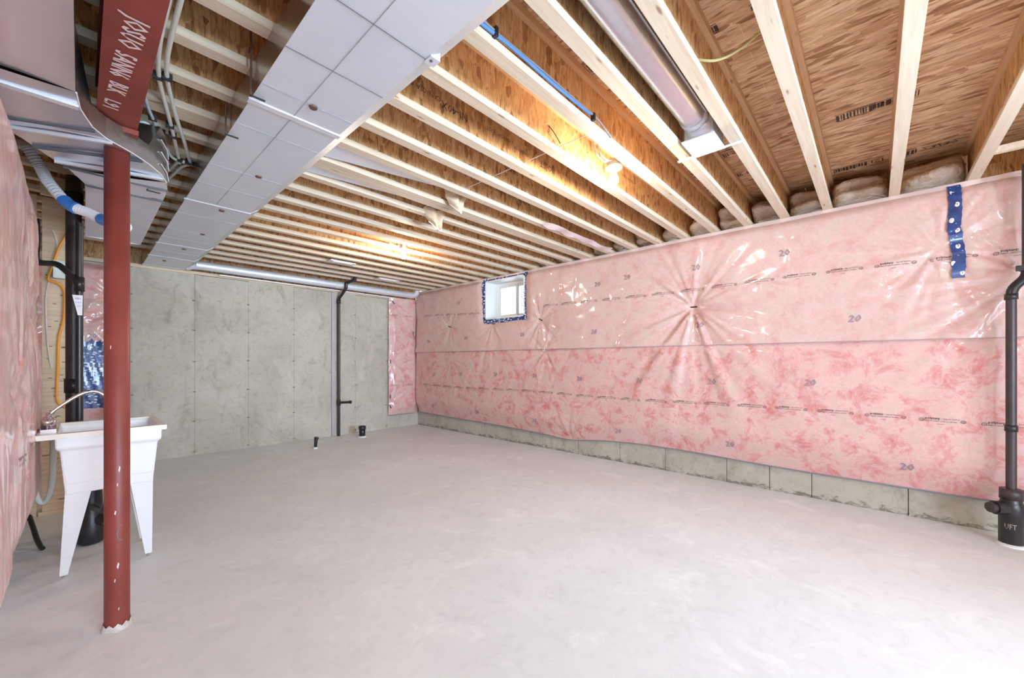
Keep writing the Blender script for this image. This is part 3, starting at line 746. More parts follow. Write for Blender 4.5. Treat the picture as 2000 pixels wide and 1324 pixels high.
for i, (xh, yh) in enumerate([(.74,1.94),(.78,2.93),(.76,3.81),(.78,4.65),(.75,5.41),(.68,6.21)]):
    n = 16; MB().add([(xh,yh,DZ-.0078)]+[(xh+.017*math.cos(2*PI*k/n), yh+.017*math.sin(2*PI*k/n), DZ-.0075) for k in range(n)]+[(xh+.019*math.cos(2*PI*k/n), yh+.019*math.sin(2*PI*k/n), DZ-.001) for k in range(n)],
        [(0,1+(k+1)%n,1+k) for k in range(n)]+[(1+k,1+(k+1)%n,17+(k+1)%n,17+k) for k in range(n)]).build('plug_hole', M['rust'], cd)

# left duct: runs along Y, jogs to the right past the beam
ldk = thing('jogging_duct', 'shiny galvanised return duct at upper left that jogs right behind the red column', 'duct')
LZ0, LZ1 = 2.25, 2.50
LT = [2.50,2.50,2.50,2.50,2.345,2.345,2.345,2.345,2.50,2.50,2.50,2.50,2.50]
Rr = [(-.012,-2.95),(-.012,1.0),(-.010,2.17),(.0,2.30),(.035,2.44),(.08,2.52),(.165,2.60),(.235,2.69),(.29,2.79),(.325,2.90),(.345,3.02),(.348,3.2),(.352,4.62)]
Ll = [(-.40,-2.95),(-.40,1.0),(-.40,2.17),(-.37,2.35),(-.33,2.50),(-.28,2.60),(-.22,2.72),(-.17,2.80),(-.10,2.95),(-.04,3.06),(.02,3.25),(.024,3.40),(.03,4.62)]
segs = [(0,2),(2,5),(5,9),(9,11),(11,12)]
for si, (a, b_) in enumerate(segs):
    mb = MB(); K = 6; rows = []
    for i in range(a, b_+1):
        rows.append([(Ll[i][0]+(Rr[i][0]-Ll[i][0])*j/K, Ll[i][1]+(Rr[i][1]-Ll[i][1])*j/K, LZ0-.006*math.sin(PI*j/K)*(1 if si % 2 else -1)) for j in range(K+1)])
    for i in range(len(rows)-1): mb.strip(rows[i], rows[i+1], True)
    mb.build('bottom_sheet', M['galvshiny'] if si < 3 else M['galv'], ldk)
    mb = MB()
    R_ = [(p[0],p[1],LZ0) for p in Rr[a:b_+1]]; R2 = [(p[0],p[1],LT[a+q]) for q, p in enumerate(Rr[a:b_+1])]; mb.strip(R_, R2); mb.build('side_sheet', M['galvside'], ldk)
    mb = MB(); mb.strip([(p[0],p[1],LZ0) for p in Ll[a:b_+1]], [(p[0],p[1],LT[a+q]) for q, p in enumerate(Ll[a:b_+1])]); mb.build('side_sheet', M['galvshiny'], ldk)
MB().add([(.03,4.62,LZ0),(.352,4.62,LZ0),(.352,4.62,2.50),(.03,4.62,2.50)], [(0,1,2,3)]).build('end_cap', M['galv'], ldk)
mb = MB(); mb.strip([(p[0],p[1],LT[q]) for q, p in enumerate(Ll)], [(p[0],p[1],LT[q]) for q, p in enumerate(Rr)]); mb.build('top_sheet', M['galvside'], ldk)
def lx(tab, y):
    for i in range(len(tab)-1):
        if tab[i][1] <= y <= tab[i+1][1]:
            t = (y-tab[i][1])/(tab[i+1][1]-tab[i][1]); return tab[i][0]+t*(tab[i+1][0]-tab[i][0])
for (y0, y1, wd, mt) in ((2.28,2.28,.03,'seam'),(2.62,2.46,.012,'seamdark'),(2.70,2.54,.014,'seam'),(2.85,2.66,.010,'seamdark'),(2.98,2.84,.018,'seam'),(3.03,3.02,.006,'seamdark'),(3.26,3.24,.006,'seamdark')):
    xl, xr = lx(Ll, y0), lx(Rr, y1)
    MB().hexa([(xl,y0-wd/2,LZ0+.002),(xr,y1-wd/2,LZ0+.002),(xr,y1+wd/2,LZ0+.002),(xl,y0+wd/2,LZ0+.002)],[(xl,y0-wd/2,LZ0-.012),(xr,y1-wd/2,LZ0-.012),(xr,y1+wd/2,LZ0-.012),(xl,y0+wd/2,LZ0-.012)]).build('cleat', M[mt], ldk)
# bright folded rim along the jog, ribs on its cheek
MB().tube([(p[0]+.002,p[1],LZ0-.001) for p in Rr[2:10]], .003, 6).build('folded_rim', M['seam'], ldk)
for q, z_ in enumerate((2.30, 2.365, 2.43)):
    MB().tube([(p[0]+.003,p[1]-.004,z_) for p in Rr[8:11]], .0035, 6).build('cheek_rib', M['galv'], ldk)

# round branch duct along the back wall
rd = thing('round_duct', 'long round galvanised duct running along the top of the concrete back wall', 'duct')
RY, RZ, RR = 6.52, 2.512, .058
x0 = 1.02; breaks = [x0, 2.55, 2.86, 3.72, 4.22]
for i in range(len(breaks)-1):
    MB().tube([(breaks[i],RY,RZ),(breaks[i+1],RY,RZ)], RR-(.0015 if i % 2 else 0), 24).build('duct_section', M['galv'], rd)
    MB().tube([(breaks[i+1]-.03,RY,RZ),(breaks[i+1]+.012,RY,RZ)], RR+.003, 24).build('crimped_joint', M['seam'], rd)
MB().tube([(.93,RY+.05,RZ-.04),(.97,RY+.02,RZ-.012),(1.03,RY,RZ)], [.045,.055,RR+.004], 20).build('takeoff_collar', M['seam'], rd)
MB().tube(smooth_pts([(4.20,RY,RZ),(4.30,RY,RZ+.005),(4.37,RY-.01,RZ+.04),(4.39,RY-.01,RZ+.12)], 4), RR+.002, 20).build('elbow', M['galv'], rd)
MB().box(1.3, 4.0, RY+.10, RY+.12, 2.43, 2.445).build('white_backing_strip', M['white_sheet'], label='thin white strip along the top edge of the back wall', cat='strip')

# round duct in the joist bay and its register boot
b1 = thing('round_duct', 'shiny round duct lying in the joist bay at top centre, ending at the white boot', 'duct')
BY, BZ = .80-.005, 2.715
MB().tube([(-.2,BY,BZ),(2.45,BY,BZ)], .074, 28).build('duct_section', M['galvshiny'], b1)
MB().tube([(2.44,BY,BZ),(2.475,BY,BZ)], .080, 28).build('crimped_joint', M['seam'], b1)
MB().tube([(-.2,BY-.0745,BZ-.012),(2.44,BY-.0745,BZ-.012)], .004, 6).build('lock_seam', M['seam'], b1)
bt = thing('register_boot', 'white sheet-metal register boot with a crossbar flange between two joists, right of the near bulb', 'register boot')
MB().tube([(2.47,BY,BZ),(2.50,BY,BZ-.004),(2.515,BY,BZ-.010)], [.079,.078,.072], 20).build('collar', M['galvshiny'], bt)
xa, xb_, ya, yb = 2.50, 2.72, .70, .86
c_ = MB(); c_.hexa([(xa,ya,2.592),(xb_,ya,2.592),(xb_,yb,2.592),(xa,yb,2.592)],[(xa,ya+.0,2.70),(xb_,ya,2.70),(xb_,yb,2.70),(xa,yb,2.70)]); c_.build('boot_box', M['galv'], bt)
MB().box(xa-.02, xb_+.0, ya-.012, yb+.012, 2.586, 2.593).build('white_cover', M['white_sheet'], bt)
MB().box(xb_-.012, xb_+.004, .585, .975, 2.590, 2.599).build('crossbar', M['white_sheet'], bt)
MB().box(xa-.01, xa+.02, ya+.01, yb-.01, 2.60, 2.66).build('side_tab', M['galvshiny'], bt)

# two tapered white bay ducts
for (ya_, yb_, lab) in ((far['H']+.004, far['I']-.068, 'nearer tapered white duct slanting up inside its joist bay beside the trunk duct'),
                      (far['I2']+.004, far['J']-.068, 'farther tapered white duct slanting up inside its joist bay beside the trunk duct')):
    mb = MB(); xa, xb_ = 1.005, 2.06
    mb.hexa([(xa,ya_,2.615),(xb_,ya_,2.645),(xb_,ya_+.05,2.645),(xa,yb_,2.615)],[(xa,ya_,2.80),(xb_,ya_,2.80),(xb_,ya_+.05,2.80),(xa,yb_,2.80)])
    mb.build('bay_duct', M['white_sheet'], label=lab, cat='duct', group='white ducts in the joist bays')
# hanging wool scraps at the end of the bay ducts
def scrap(name, x, y, z, s, label, seed):
    r = random.Random(seed); o = thing(name, label, 'insulation scrap', 'wool scraps hanging from the joist bays')
    p = [r.uniform(0, 6.28) for _ in range(6)]; nu, nv = 33, 15; rows = []; edge = []
    def P(u, v, th=0.):
        fold = .34*math.exp(-((u-.12)/.16)**2)+.10*math.sin(5*u+p[0])
        wv = 1-.50*v**1.6
        return (x+s*1.15*u*wv+.05*s*math.sin(9*v+p[1]),
                y-s*(.75*math.cos(PI*u/2)**.8 if abs(u) < 1 else 0)*(.55+.45*v)+s*fold+.03*s*math.sin(11*v+4*u+p[2])+th,
                z+s*.55-2.0*s*v*(1-.42*u*u)+.05*s*math.sin(7*u+p[3])*v)
    mb = MB()
    for th in (0., .012):
        for j in range(nv-1):
            mb.strip([P(-1+2*i/(nu-1), j/(nv-1), th) for i in range(nu)], [P(-1+2*i/(nu-1), (j+1)/(nv-1), th) for i in range(nu)])
    mb.strip([P(-1+2*i/(nu-1), 1, 0) for i in range(nu)], [P(-1+2*i/(nu-1), 1, .012) for i in range(nu)])
    mb.build('wool_tuft', M['scrap'], o)
    MB().tube([P(-1+2*i/(nu-1), 1, .006) for i in range(nu)], .006, 6).build('paper_edge', M['cream_plastic'], o)
    MB().tube([P(1, i/(nv-1), .006) for i in range(nv)], .006, 6).build('paper_edge', M['cream_plastic'], o)
scrap('hanging_wool_scrap', 2.22, 3.005, 2.60, .100, 'tan wool scrap drooping lowest from the joist bay, left one of the pair', 1)
scrap('hanging_wool_scrap', 2.17, 2.64, 2.645, .095, 'tan wool scrap tucked higher beside a joist, right one of the pair', 2)

# small white registers fixed under the joists near the back wall
for (x_, y_, w_, h_, mt, lab) in ((2.40, 5.33, .34, .14, 'white_sheet', 'flat white register under the joists, left of the black drain pipe'), (3.42, 5.92, .36, .16, 'film', 'flat pinkish register under the joists near the right back corner')):
    o = thing('ceiling_register', lab, 'register', 'small registers under the far joists')
    MB().box(x_-w_/2, x_+w_/2, y_-h_/2, y_+h_/2, ZJ-.012, ZJ-.001).build('face_plate', M[mt], o)
    MB().box(x_-w_/2+.04, x_+w_/2-.04, y_-h_/2+.03, y_+h_/2-.03, ZJ-.018, ZJ-.010).build('grille', M['frame'], o)

MB().box(3.98, 4.02, far['A6']+.001, far['A5']-.065, ZJ, ZJ+.040).build('wood_blocking', M['lumber'], label='short wooden blocking bridging two joists above the black vent stack', cat='wood block')

# ================================================================== STEEL BEAM + COLUMN
bmx0, bmx1, bz0, bz1 = .050, .186, 2.352, 2.560
be = thing('steel_beam', 'dark red steel I-beam with white chalk writing, carried by the round column', 'beam')
ye = 2.70
MB().box(bmx0, bmx1, -2.95, 2.565, bz0, bz0+.010).build('bottom_flange', M['red'], be)
MB().box(bmx0, bmx1, -2.95, 2.70, bz1-.010, bz1).build('top_flange', M['red'], be)
MB().box((bmx0+bmx1)/2-.004, (bmx0+bmx1)/2+.004, -2.95, 2.70, bz0+.010, bz1-.010).build('web', M['red'], be)
MB().box(bmx0, bmx1, 2.57, 2.70, bz0, bz0+.010).build('bottom_flange_end', M['red'], be)
MB().box(bmx0, bmx1, -2.95, 2.70, bz1, ZJ).build('wood_plate', M['stud'], be, label='light wooden plate on top of the beam')
# chalk writing: lines of text running along the beam, letter tops towards +X
def chalk(txt, y, xb, size, sx=.75, slant=.25):
    mb = MB()
    lettering(mb, txt, size, lambda a, c: (xb+c-.06*a, y+a+slant*c*.25, bz0-.0012), sx=sx)
    for q, p in enumerate(((0, .0022), (.0022, 0), (.0022, .0022), (.001, .003), (.003, .001))):
        lettering(mb, txt, size, lambda a, c: (xb+c+p[0]-.06*a, y+a+slant*c*.25+p[1], bz0-.0014-.0002*q), sx=sx)
    mb.build('chalk_writing', M['chalk'], be)
chalk('JOSUO', 1.735, .098, .082, .72); chalk('5ANN6', 1.955, .086, .078, .72); chalk('BLK', 2.185, .080, .074, .72); chalk('L91', 2.345, .072, .066, .95)
col = thing('steel_column', 'round dark red steel post standing on the floor at left, in front of the sink', 'column')
cx, cyy, cr = .121, 2.652, .045
MB().lathe([(cr-.002,.012),(cr,.02),(cr,2.325)], (cx,cyy,0), 32).build('post', M['red'], col)
MB().box(bmx0-.005, bmx1+.004, 2.575, 2.715, 2.327, 2.350).build('cap_plate', M['red'], col)
mb = MB(); n = 40
vs = [(cx,cyy,.03)]
for ring in (0,1):
    for k in range(n):
        a = 2*PI*k/n; r_ = (cr+.003 if ring == 0 else cr+.005+.006*abs(math.sin(3.1*a)+.5*math.sin(7*a)))
        vs.append((cx+r_*math.cos(a), cyy+r_*math.sin(a), (.020+.014*math.sin(5*a)**2) if ring == 0 else .0005))
mb.add(vs, [(1+k,1+(k+1)%n,1+n+(k+1)%n,1+n+k) for k in range(n)], True).build('grout_ring', mottled('grout', (.45,.42,.36), (.72,.70,.66), 30, .9), col)
mb = MB()
def on_post(a, z): return (cx+(cr+.0008)*math.cos(a), cyy+(cr+.0008)*math.sin(a), z)
for (a, z, w_, h_) in [(-1.75,.55,.16,.014),(-1.55,.30,.2,.02),(-1.78,.235,.12,.012),(-1.6,.68,.1,.01),(-1.45,.75,.14,.02),(-2.1,1.32,.1,.014),(-1.5,.10,.1,.01)]:
    mb.add([on_post(a-w_/2, z), on_post(a, z-h_*.6), on_post(a+w_/2, z+h_*.6), on_post(a, z+h_)], [(0,1,2,3)])
mb.build('paint_chip', M['chalk'], col)
mb = MB(); mb.tube([on_post(-1.35+.25*math.cos(t), .455+.035*math.sin(t)) for t in np.linspace(1.3, 5.2, 14)], .0012, 5); mb.build('crayon_mark', flat('grey_crayon', (.22,.26,.34), .8), col)

# ================================================================== LIGHTS
def bulb_fixture(x, y, z, label, bm='bulb'):
    o = thing('light_fixture', label, 'light', 'bare-bulb ceiling lights')
    MB().lathe([(.001,.0),(.048,.0),(.050,.004),(.050,.045),(.001,.045)], (x,y,z+.002), 8, False).build('ceiling_box', M['box'], o)
    MB().lathe([(.001,-.030),(.020,-.030),(.022,-.012),(.030,-.010),(.054,-.006),(.058,0),(.056,.003),(.001,.003)], (x,y,z), 28).build('lamp_holder', M['porcelain'], o)
    MB().lathe([(.001,-.118),(.012,-.116),(.023,-.108),(.031,-.094),(.0325,-.080),(.029,-.064),(.020,-.048),(.0155,-.036),(.014,-.028),(.001,-.028)], (x,y,z), 24).build('bulb', M[bm], o)
    MB().lathe([(.001,-.004),(.003,-.004),(.003,0),(.001,0)], (x+.036,y-.01,z-.007), 8).build('screw', M['box'], o)
    mb = MB()
    for dy in (0, .025):
        mb.tube(smooth_pts([(x-.05,y-.01+dy,z+.03),(x-.10,y+dy,z+.02),(x-.17,y+.01+dy,z+.05),(x-.20,y+.02+dy,z+.13)], 5), .0045, 6)
    mb.build('supply_wire', M['whitecable'], o)
    return o
bulb_fixture(2.49, 1.33, 2.592, 'near bare bulb in a white porcelain holder between two joists, shining')
bulb_fixture(2.60, 4.13, 2.590, 'far bare bulb in a white porcelain holder, small, near the back wall, shining')

bulb_fixture(1.55, -1.52, 2.590, 'added fill bulb behind the viewpoint, toward the left', 'bulb_fill')  # unseen warm fill light, added to brighten the room from the front

# ================================================================== CABLES
def cable(name, pts, r, mat, label, cat='cable', k=6, **kw):
    return MB().tube(smooth_pts(pts, k), r, 8).build(name, M[mat], label=label, cat=cat, **kw)
yD = far['D']-.064
cb = cable('blue_cable', [(1.0,yD-.010,2.655),(1.1,yD-.012,2.640),(1.3,yD-.010,2.652),(1.55,yD-.012,2.646),(1.8,yD-.010,2.652),(1.95,yD-.012,2.656)], .008, 'bluecable', 'pair of blue cables stapled along a joist flange from the trunk duct')
MB().tube(smooth_pts([(1.0,yD-.010,2.672),(1.2,yD-.012,2.655),(1.5,yD-.010,2.666),(1.8,yD-.010,2.664),(1.95,yD-.012,2.664),(2.05,yD-.01,2.662),(2.2,yD-.006,2.630)], 5), .006, 8).build('grey_cable_tail', M['greycable'], cb)
for xx in (1.19, 1.98): MB().box(xx-.008, xx+.008, yD-.024, yD-.0005, 2.632, 2.672).build('staple', M['black'], cb)
MB().tube(smooth_pts([(1.95,.657,2.70),(2.0,.55,2.66),(2.03,.45,2.68),(2.05,.35,2.74)], 6), .006, 8).build('yellow_cable', M['yellowcable'], label='pale yellow cable sagging across a joist bay at the top of the picture', cat='cable')
cx_ = 2.12
pc = MB(); pc.tube([(cx_, far['D']-.03, 2.66), (cx_, far['J'], 2.66)], .0035, 6)
pc.build('cross_cable', M['whitecable'], label='thin white cable passing straight through the joist webs left of the near bulb', cat='cable')
cable('drop_wire', [(1.99, far['E']-.01, 2.80), (2.04, 1.51, 2.72), (2.10, 1.50, 2.665)], .003, 'rust', 'short brown wire slanting down the joist web left of the near bulb', 'wire', 3)
cable('drop_wire', [(1.92, far['G']-.28, 2.74), (2.0, 1.90, 2.70), (2.06, 1.89, 2.662)], .003, 'rust', 'short brown wire slanting down the printed joist web', 'wire', 3)

# PEX water pipes under the joists, left of the trunk duct
def pipeZ(px, z):
    out = []
    for (a, b_) in px:
        t = (a-1000)/FPX; s_ = (HOR-b_)/FPX; D = (z-HC)/s_; out.append((D*(FX+FY*t), D*(FY-FX*t), z))
    return out
pz = ZJ-.018
A = thing('water_pipe', 'white plastic water pipe nearest the red beam, strapped below the joists', 'pipe', 'white plastic water pipes')
MB().tube(smooth_pts([(.215,-2.95,pz),(.215,1.0,pz)]+pipeZ([(330,0),(314,70),(309,120),(312,160),(322,200),(334,245),(345,292),(351,318)], pz)+[(.44,3.42,pz+.0),(.43,3.62,pz+.02),(.40,3.9,pz+.03)], 5), .0095, 10).build('pipe_run', M['pex'], A)
B_ = thing('water_pipe', 'white plastic water pipe on the duct side of the pair below the joists', 'pipe', 'white plastic water pipes')
MB().tube(smooth_pts([(.245,-2.95,pz),(.245,1.0,pz)]+pipeZ([(353,0),(337,60),(327,110),(326,150),(334,190),(346,235),(357,268),(367,302),(370,320)], pz)+[(.47,3.48,pz),(.44,3.75,pz),(.42,3.95,pz+.02)], 5), .0095, 10).build('pipe_run', M['pex'], B_)
G_ = thing('water_pipe', 'pale grey-green plastic pipe curving beside the jogging duct', 'pipe')
MB().tube(smooth_pts(pipeZ([(276,170),(283,190),(291,215),(297,229),(303,245),(315,265),(325,288),(333,304),(347,314)], pz-.01), 5), .008, 10).build('pipe_run', M['pexblue'], G_)
G2 = thing('water_pipe', 'second grey-green plastic pipe bending down beside the jogging duct', 'pipe')
MB().tube(smooth_pts(pipeZ([(262,240),(285,240),(302,258),(313,280),(322,302),(328,320)], pz-.05), 5), .008, 10).build('pipe_run', M['pexblue'], G2)
H_ = thing('foam_covered_pipe', 'short black-tied pipe crossing from the white pipes towards the trunk duct', 'pipe')
MB().tube(pipeZ([(345,312),(372,320),(398,327.5)], pz-.005), .012, 10).build('pipe_run', M['wool'], H_)
for i, (a, b_) in enumerate([(350,312),(366,317),(380,321),(392,325)]):
    p = pipeZ([(a,b_)], pz-.006)[0]
    MB().tube([(p[0]-.010,p[1]-.004,p[2]),(p[0]+.012,p[1]+.005,p[2])], .0145, 10).build('cable_tie', M['black'], H_)
for par, pts in ((A, [(309,148),(332,244),(337,264)]), (B_, [(327,150),(369,316)]), (G_, [(298,229),(315,258)])):
    for (a, b_) in pts:
        p = pipeZ([(a,b_)], pz)[0]
        MB().box(p[0]-.018, p[0]+.018, p[1]-.006, p[1]+.006, pz-.018, ZJ-.001).build('pipe_clip', M['black'], par)
for i, (a, b_, lab) in enumerate([(490,90,'longer thin rusty hanger rod dropping to the trunk duct edge'), (441,190,'shorter thin rusty hanger rod hooked under the trunk duct edge'), (288,245,'thin black hanger rod beside the cheek of the jogging duct')]):
    t = (a-1000)/FPX
    if i < 2: X_ = DXL-.012; D = X_/(FX+FY*t)
    else: D = 2.27; X_ = D*(FX+FY*t)
    Y_ = D*(FY-FX*t)
    r_ = thing('hanger_rod', lab, 'hanger'); z_b = 2.44 if i < 2 else 2.24
    MB().tube([(X_,Y_,z_b),(X_,Y_,2.78 if i<2 else 2.62)], .004, 6).build('rod', M['rust'] if i < 2 else M['black'], r_)
    MB().box(X_-.004, X_+.055, Y_-.004, Y_+.004, z_b-.006, z_b-.0005).build('hook', M['black'], r_)

# ================================================================== BACK WALL DRAIN AND FLOOR STUBS
dr = thing('drain_stack', 'thin black drain pipe up the concrete back wall with a short side arm', 'pipe')
PX, PY = 2.95, 6.655
MB().tube([(PX,PY,.0),(PX,PY,2.31)], .022, 16).build('riser', M['abs'], dr)
MB().tube([(PX,PY,2.28),(PX,PY-.01,2.31),(PX+.008,6.43,2.44),(PX+.015,6.415,2.47),(PX+.018,6.41,2.557)], .024, 14).build('offset', M['abs'], dr)
MB().tube([(PX+.016,6.415,2.545),(PX+.07,6.23,2.575)], .024, 14).build('cross_arm', M['abs'], dr)
MB().tube([(PX+.07,6.23,2.56),(PX+.07,6.23,2.80)], .027, 14).build('upper_riser', M['abs'], dr)
MB().lathe([(.024,-.05),(.030,-.05),(.030,.05),(.024,.05)], (PX,PY,.56), 16).build('tee', M['abs'], dr)
MB().tube([(PX,PY-.01,.56),(PX+.10,PY-.20,.575)], .020, 14).build('side_arm', M['abs'], dr)
MB().tube([(PX+.096,PY-.194,.575),(PX+.106,PY-.213,.576)], .028, 14).build('cap', M['abs'], dr)
MB().lathe([(.025,-.03),(.031,-.03),(.031,.03),(.025,.03)], (PX,PY,2.26), 16).build('coupling', M['abs'], dr)
MB().box(PX-.10, PX-.045, YW-.025, YW-.004, 0, 2.40).build('grey_strip', mottled('grey_plastic_strip', (.42,.38,.38), (.50,.46,.46), 8, .6), label='narrow grey strip running up the back wall beside the drain pipe', cat='strip')
s1 = thing('floor_drain_stub', 'thin tilted dark pipe stub poking out of the floor, left of the drain pipe', 'pipe stub', 'pipe stubs in the floor')
MB().tube([(2.294,5.94,.0),(2.30,5.935,.12),(2.306,5.93,.155)], [.020,.024,.024], 16).build('pipe_end', M['abs'], s1)
MB().tube([(2.304,5.932,.135),(2.309,5.93,.165)], .031, 16).build('cap', M['abs'], s1)
MB().lathe([(.040,0),(.034,.006),(.022,.022),(.018,.028)], (2.294,5.94,0), 14).build('mortar_collar', M['floor'], s1)
s2 = thing('floor_drain_stub', 'wider black pipe stub standing upright in the floor, right of the drain pipe', 'pipe stub', 'pipe stubs in the floor')
MB().lathe([(.050,0),(.050,.17),(.044,.17),(.044,.13),(.001,.12)], (3.158,6.25,0), 20).build('pipe_end', M['abs'], s2)
MB().lathe([(.052,.13),(.058,.13),(.058,.185),(.046,.185),(.046,.16)], (3.158,6.25,0), 20).build('cap', M['abs'], s2)
MB().lathe([(.078,0),(.070,.008),(.056,.022),(.051,.026)], (3.158,6.25,0), 16).build('mortar_collar', M['floor'], s2)

# ================================================================== RIGHT VENT STACK
SX, SY = 4.312, -.688
st = thing('vent_stack', 'thick black vent stack with a cleanout base at the right edge against the pink wall', 'pipe')
MB().tube([(SX,SY,.38),(SX,SY,1.70)], .0255, 24).build('lower_pipe', M['absbrown'], st)
MB().lathe([(.026,-.022),(.031,-.022),(.031,.022),(.026,.022)], (SX,SY,.80), 24).build('coupling', M['abs'], st)
MB().lathe([(.026,-.02),(.032,-.02),(.032,.02),(.026,.02)], (SX,SY,1.70), 28).build('hub', M['abs'], st)
ux, uy = SX+.032, SY-.076
MB().tube(smooth_pts([(SX,SY,1.70),(SX+.006,SY-.012,1.76),(ux-.006,uy+.012,1.83),(ux,uy,1.90)], 4), .028, 20).build('offset_bend', M['abs'], st)
MB().tube([(ux,uy,1.88),(ux,uy,ZJ-.002)], .026, 24).build('upper_pipe', M['absbrown'], st)
MB().lathe([(.027,-.012),(.036,-.012),(.036,.010),(.027,.010)], (ux,uy,1.885), 24).build('clamp', M['abs'], st)
MB().box(ux-.060, ux-.034, uy+.022, uy+.058, 1.870, 1.905).build('clamp_ear', M['black'], st)
MB().lathe([(.054,0),(.058,.02),(.058,.20),(.062,.21),(.062,.27),(.055,.29),(.050,.30),(.050,.36),(.046,.38),(.026,.38)], (SX,SY,0), 32).build('cleanout_body', M['abs'], st)
MB().lathe([(.048,.315),(.055,.315),(.055,.385),(.046,.385)], (SX,SY,0), 32).build('collar_ring', M['absbrown'], st)
MB().tube([(SX-.035,SY+.035,.255),(SX-.068,SY+.085,.255)], .045, 24).build('cleanout_plug', M['abs'], st)
MB().tube([(SX-.068,SY+.085,.255),(SX-.084,SY+.108,.255)], .034, 24).build('plug_cap', M['absbrown'], st)
mb = MB()
lettering(mb, 'UFT', .050, lambda a, c: (SX+.0588*math.cos(2.45+(a/.058)), SY+.0588*math.sin(2.45+(a/.058)), .12+c), sx=.62)
mb.build('raised_lettering', mottled('dusty_letters', (.30,.27,.22), (.45,.42,.36), 20, .8), st)
MB().lathe([(.080,0),(.075,.006),(.064,.014),(.059,.016)], (SX,SY,0), 28).build('mortar_collar', M['floor'], st)

# ================================================================== LEFT SIDE
# near left blanket
def prof(z, y):
    b0 = sstep(.10, .55, z); t0 = 1-sstep(2.10, 2.27, z)*.75
    d = .09+.165*b0
    d = d*(.35+.65*t0)
    d += .016*vnoise(y*1.6, z*1.8, 51)+.010*vnoise(y*5, z*4, 52)+star(y, z, 3.4, 1.55, .02, .010, .7, 53)+star(y, z, 2.7, 1.1, .01, .008, .6, 54)
    d *= .25+.75*sstep(4.06, 3.78, y)
    return d
lb = thing('insulation_blanket', 'bulging pink plastic-covered blanket on the left wall in front of the sink', 'insulation')
ysl = np.arange(-2.95, 4.06, .022); zsl = np.arange(.14, 2.242, .03); n = len(zsl)
Yg, Zg = np.meshgrid(ysl, zsl, indexing='ij'); Xg = XL+prof(Zg, Yg); Zg2 = Zg-.05*sstep(2.9,4.06,Yg)*0
V = np.stack([Xg, Yg, Zg2], -1).reshape(-1,3)
fs = [(i*n+j, i*n+j+1, (i+1)*n+j+1, (i+1)*n+j) for i in range(len(ysl)-1) for j in range(n-1)]
me = bpy.data.meshes.new('wool_face'); me.from_pydata(V.tolist(), [], fs); me.polygons.foreach_set('use_smooth', [True]*len(fs)); me.materials.append(M['pinkleft']); me.update(); link('wool_face', me, lb)
_pl = table(lambda a, c: prof(c, a), -1.6, 4.2, .1, 2.4, .015)
def surf_l(y, z, lift=0.): return (XL+_pl(float(y), float(z))+lift, float(y), float(z))
MB().strip([surf_l(y,.14) for y in ysl[::3]], [(XL+.003, float(y), .13) for y in ysl[::3]]).build('bottom_return', M['film'], lb)
for (y_, z_) in [(2.62,.84),(3.02,.84),(2.62,2.0),(3.1,2.02)]:
    mb = MB(); lettering(mb, 'polytarp', .03, lambda a, c: surf_l(y_+a, z_+c, .004)); lettering(mb, 'vapour barrier', .022, lambda a, c: surf_l(y_+.125+a, z_+c, .004), sx=.9)
    lettering(mb, 'MEETS CAN/CGSB-51.34', .018, lambda a, c: surf_l(y_+a, z_-.026+c, .004)); lettering(mb, 'canada', .016, lambda a, c: surf_l(y_+.08+a, z_-.055+c, .004)); mb.build('printed_legend', M['ink'], lb)
MB().strip([surf_l(3.86, z, .004) for z in np.arange(.35, 1.42, .05)], [surf_l(3.90, z, .006) for z in np.arange(.35, 1.42, .05)]).build('sheathing_tape', M['tape'], label='thin blue tape line down the edge of the left pink blanket', cat='tape')
# stud panel and back-left blanket
sp = thing('wooden_post', 'pale wooden post panel with stapled cables behind the sink, beside the black stacks', 'post')
MB().box(-.205, -.068, 5.0, 5.04, .03, ZJ).build('face_board', M['stud'], sp)
MB().box(-.225, -.045, 4.985, 5.12, 0, .032).build('foot_plate', M['stud'], sp)
mb = MB()
for i in range(26):
    x_, z_ = random.uniform(-.19,-.085), random.uniform(.35, 2.2); mb.box(x_, x_+.022, 4.994, 4.9995, z_, z_+.005)
mb.build('staple', M['rust'], sp, kind='stuff')
MB().box(-.262, -.234, 4.98, 5.06, 0, ZJ).build('wood_stud', M['stud'], label='narrow stud standing left of the wooden post panel', cat='stud')
oc = cable('orange_cable', [(-.03,4.90,2.47),(-.075,4.92,2.30),(-.115,4.93,2.18),(-.155,4.95,2.0),(-.17,4.96,1.92),(-.12,4.96,1.90),(-.085,4.96,1.83),(-.09,4.97,1.6),(-.115,4.97,1.45),(-.12,4.97,1.2),(-.125,4.97,.95),(-.085,4.97,.88),(-.05,4.97,.86)], .009, 'orange', 'orange cable looping down the pale wooden post')
cable('white_cable', [(-.150,4.990,2.34),(-.125,4.991,2.2),(-.165,4.991,1.95),(-.185,4.991,1.75),(-.175,4.991,1.4),(-.155,4.991,1.2)], .006, 'whitecable', 'thin white cable stapled to the wooden post')
bl_ = thing('insulation_blanket', 'pink plastic-covered blanket on the back wall between the black stacks and the red column', 'insulation')
def off_bl(x, z):
    x = np.asarray(x, float); z = np.asarray(z, float)
    return (.10+.02*vnoise(x*4, z*2, 61)+.012*vnoise(x*9, z*5, 62)+star(x, z, .33, 1.95, .02, .014, .5, 63)+star(x, z, .02, 1.75, .01, .01, .5, 64))*sstep(2.42,2.30,z)+.01
ret_sheet('wool_face', XL+.01, .36, .12, 2.41, off_bl, M['pink'], bl_)
_bl = table(off_bl, -.5, .5, .1, 2.5, .012)
def surf_bl(x, z, lift=0.): return (float(x), YW-_bl(float(x), float(z))-lift, float(z))
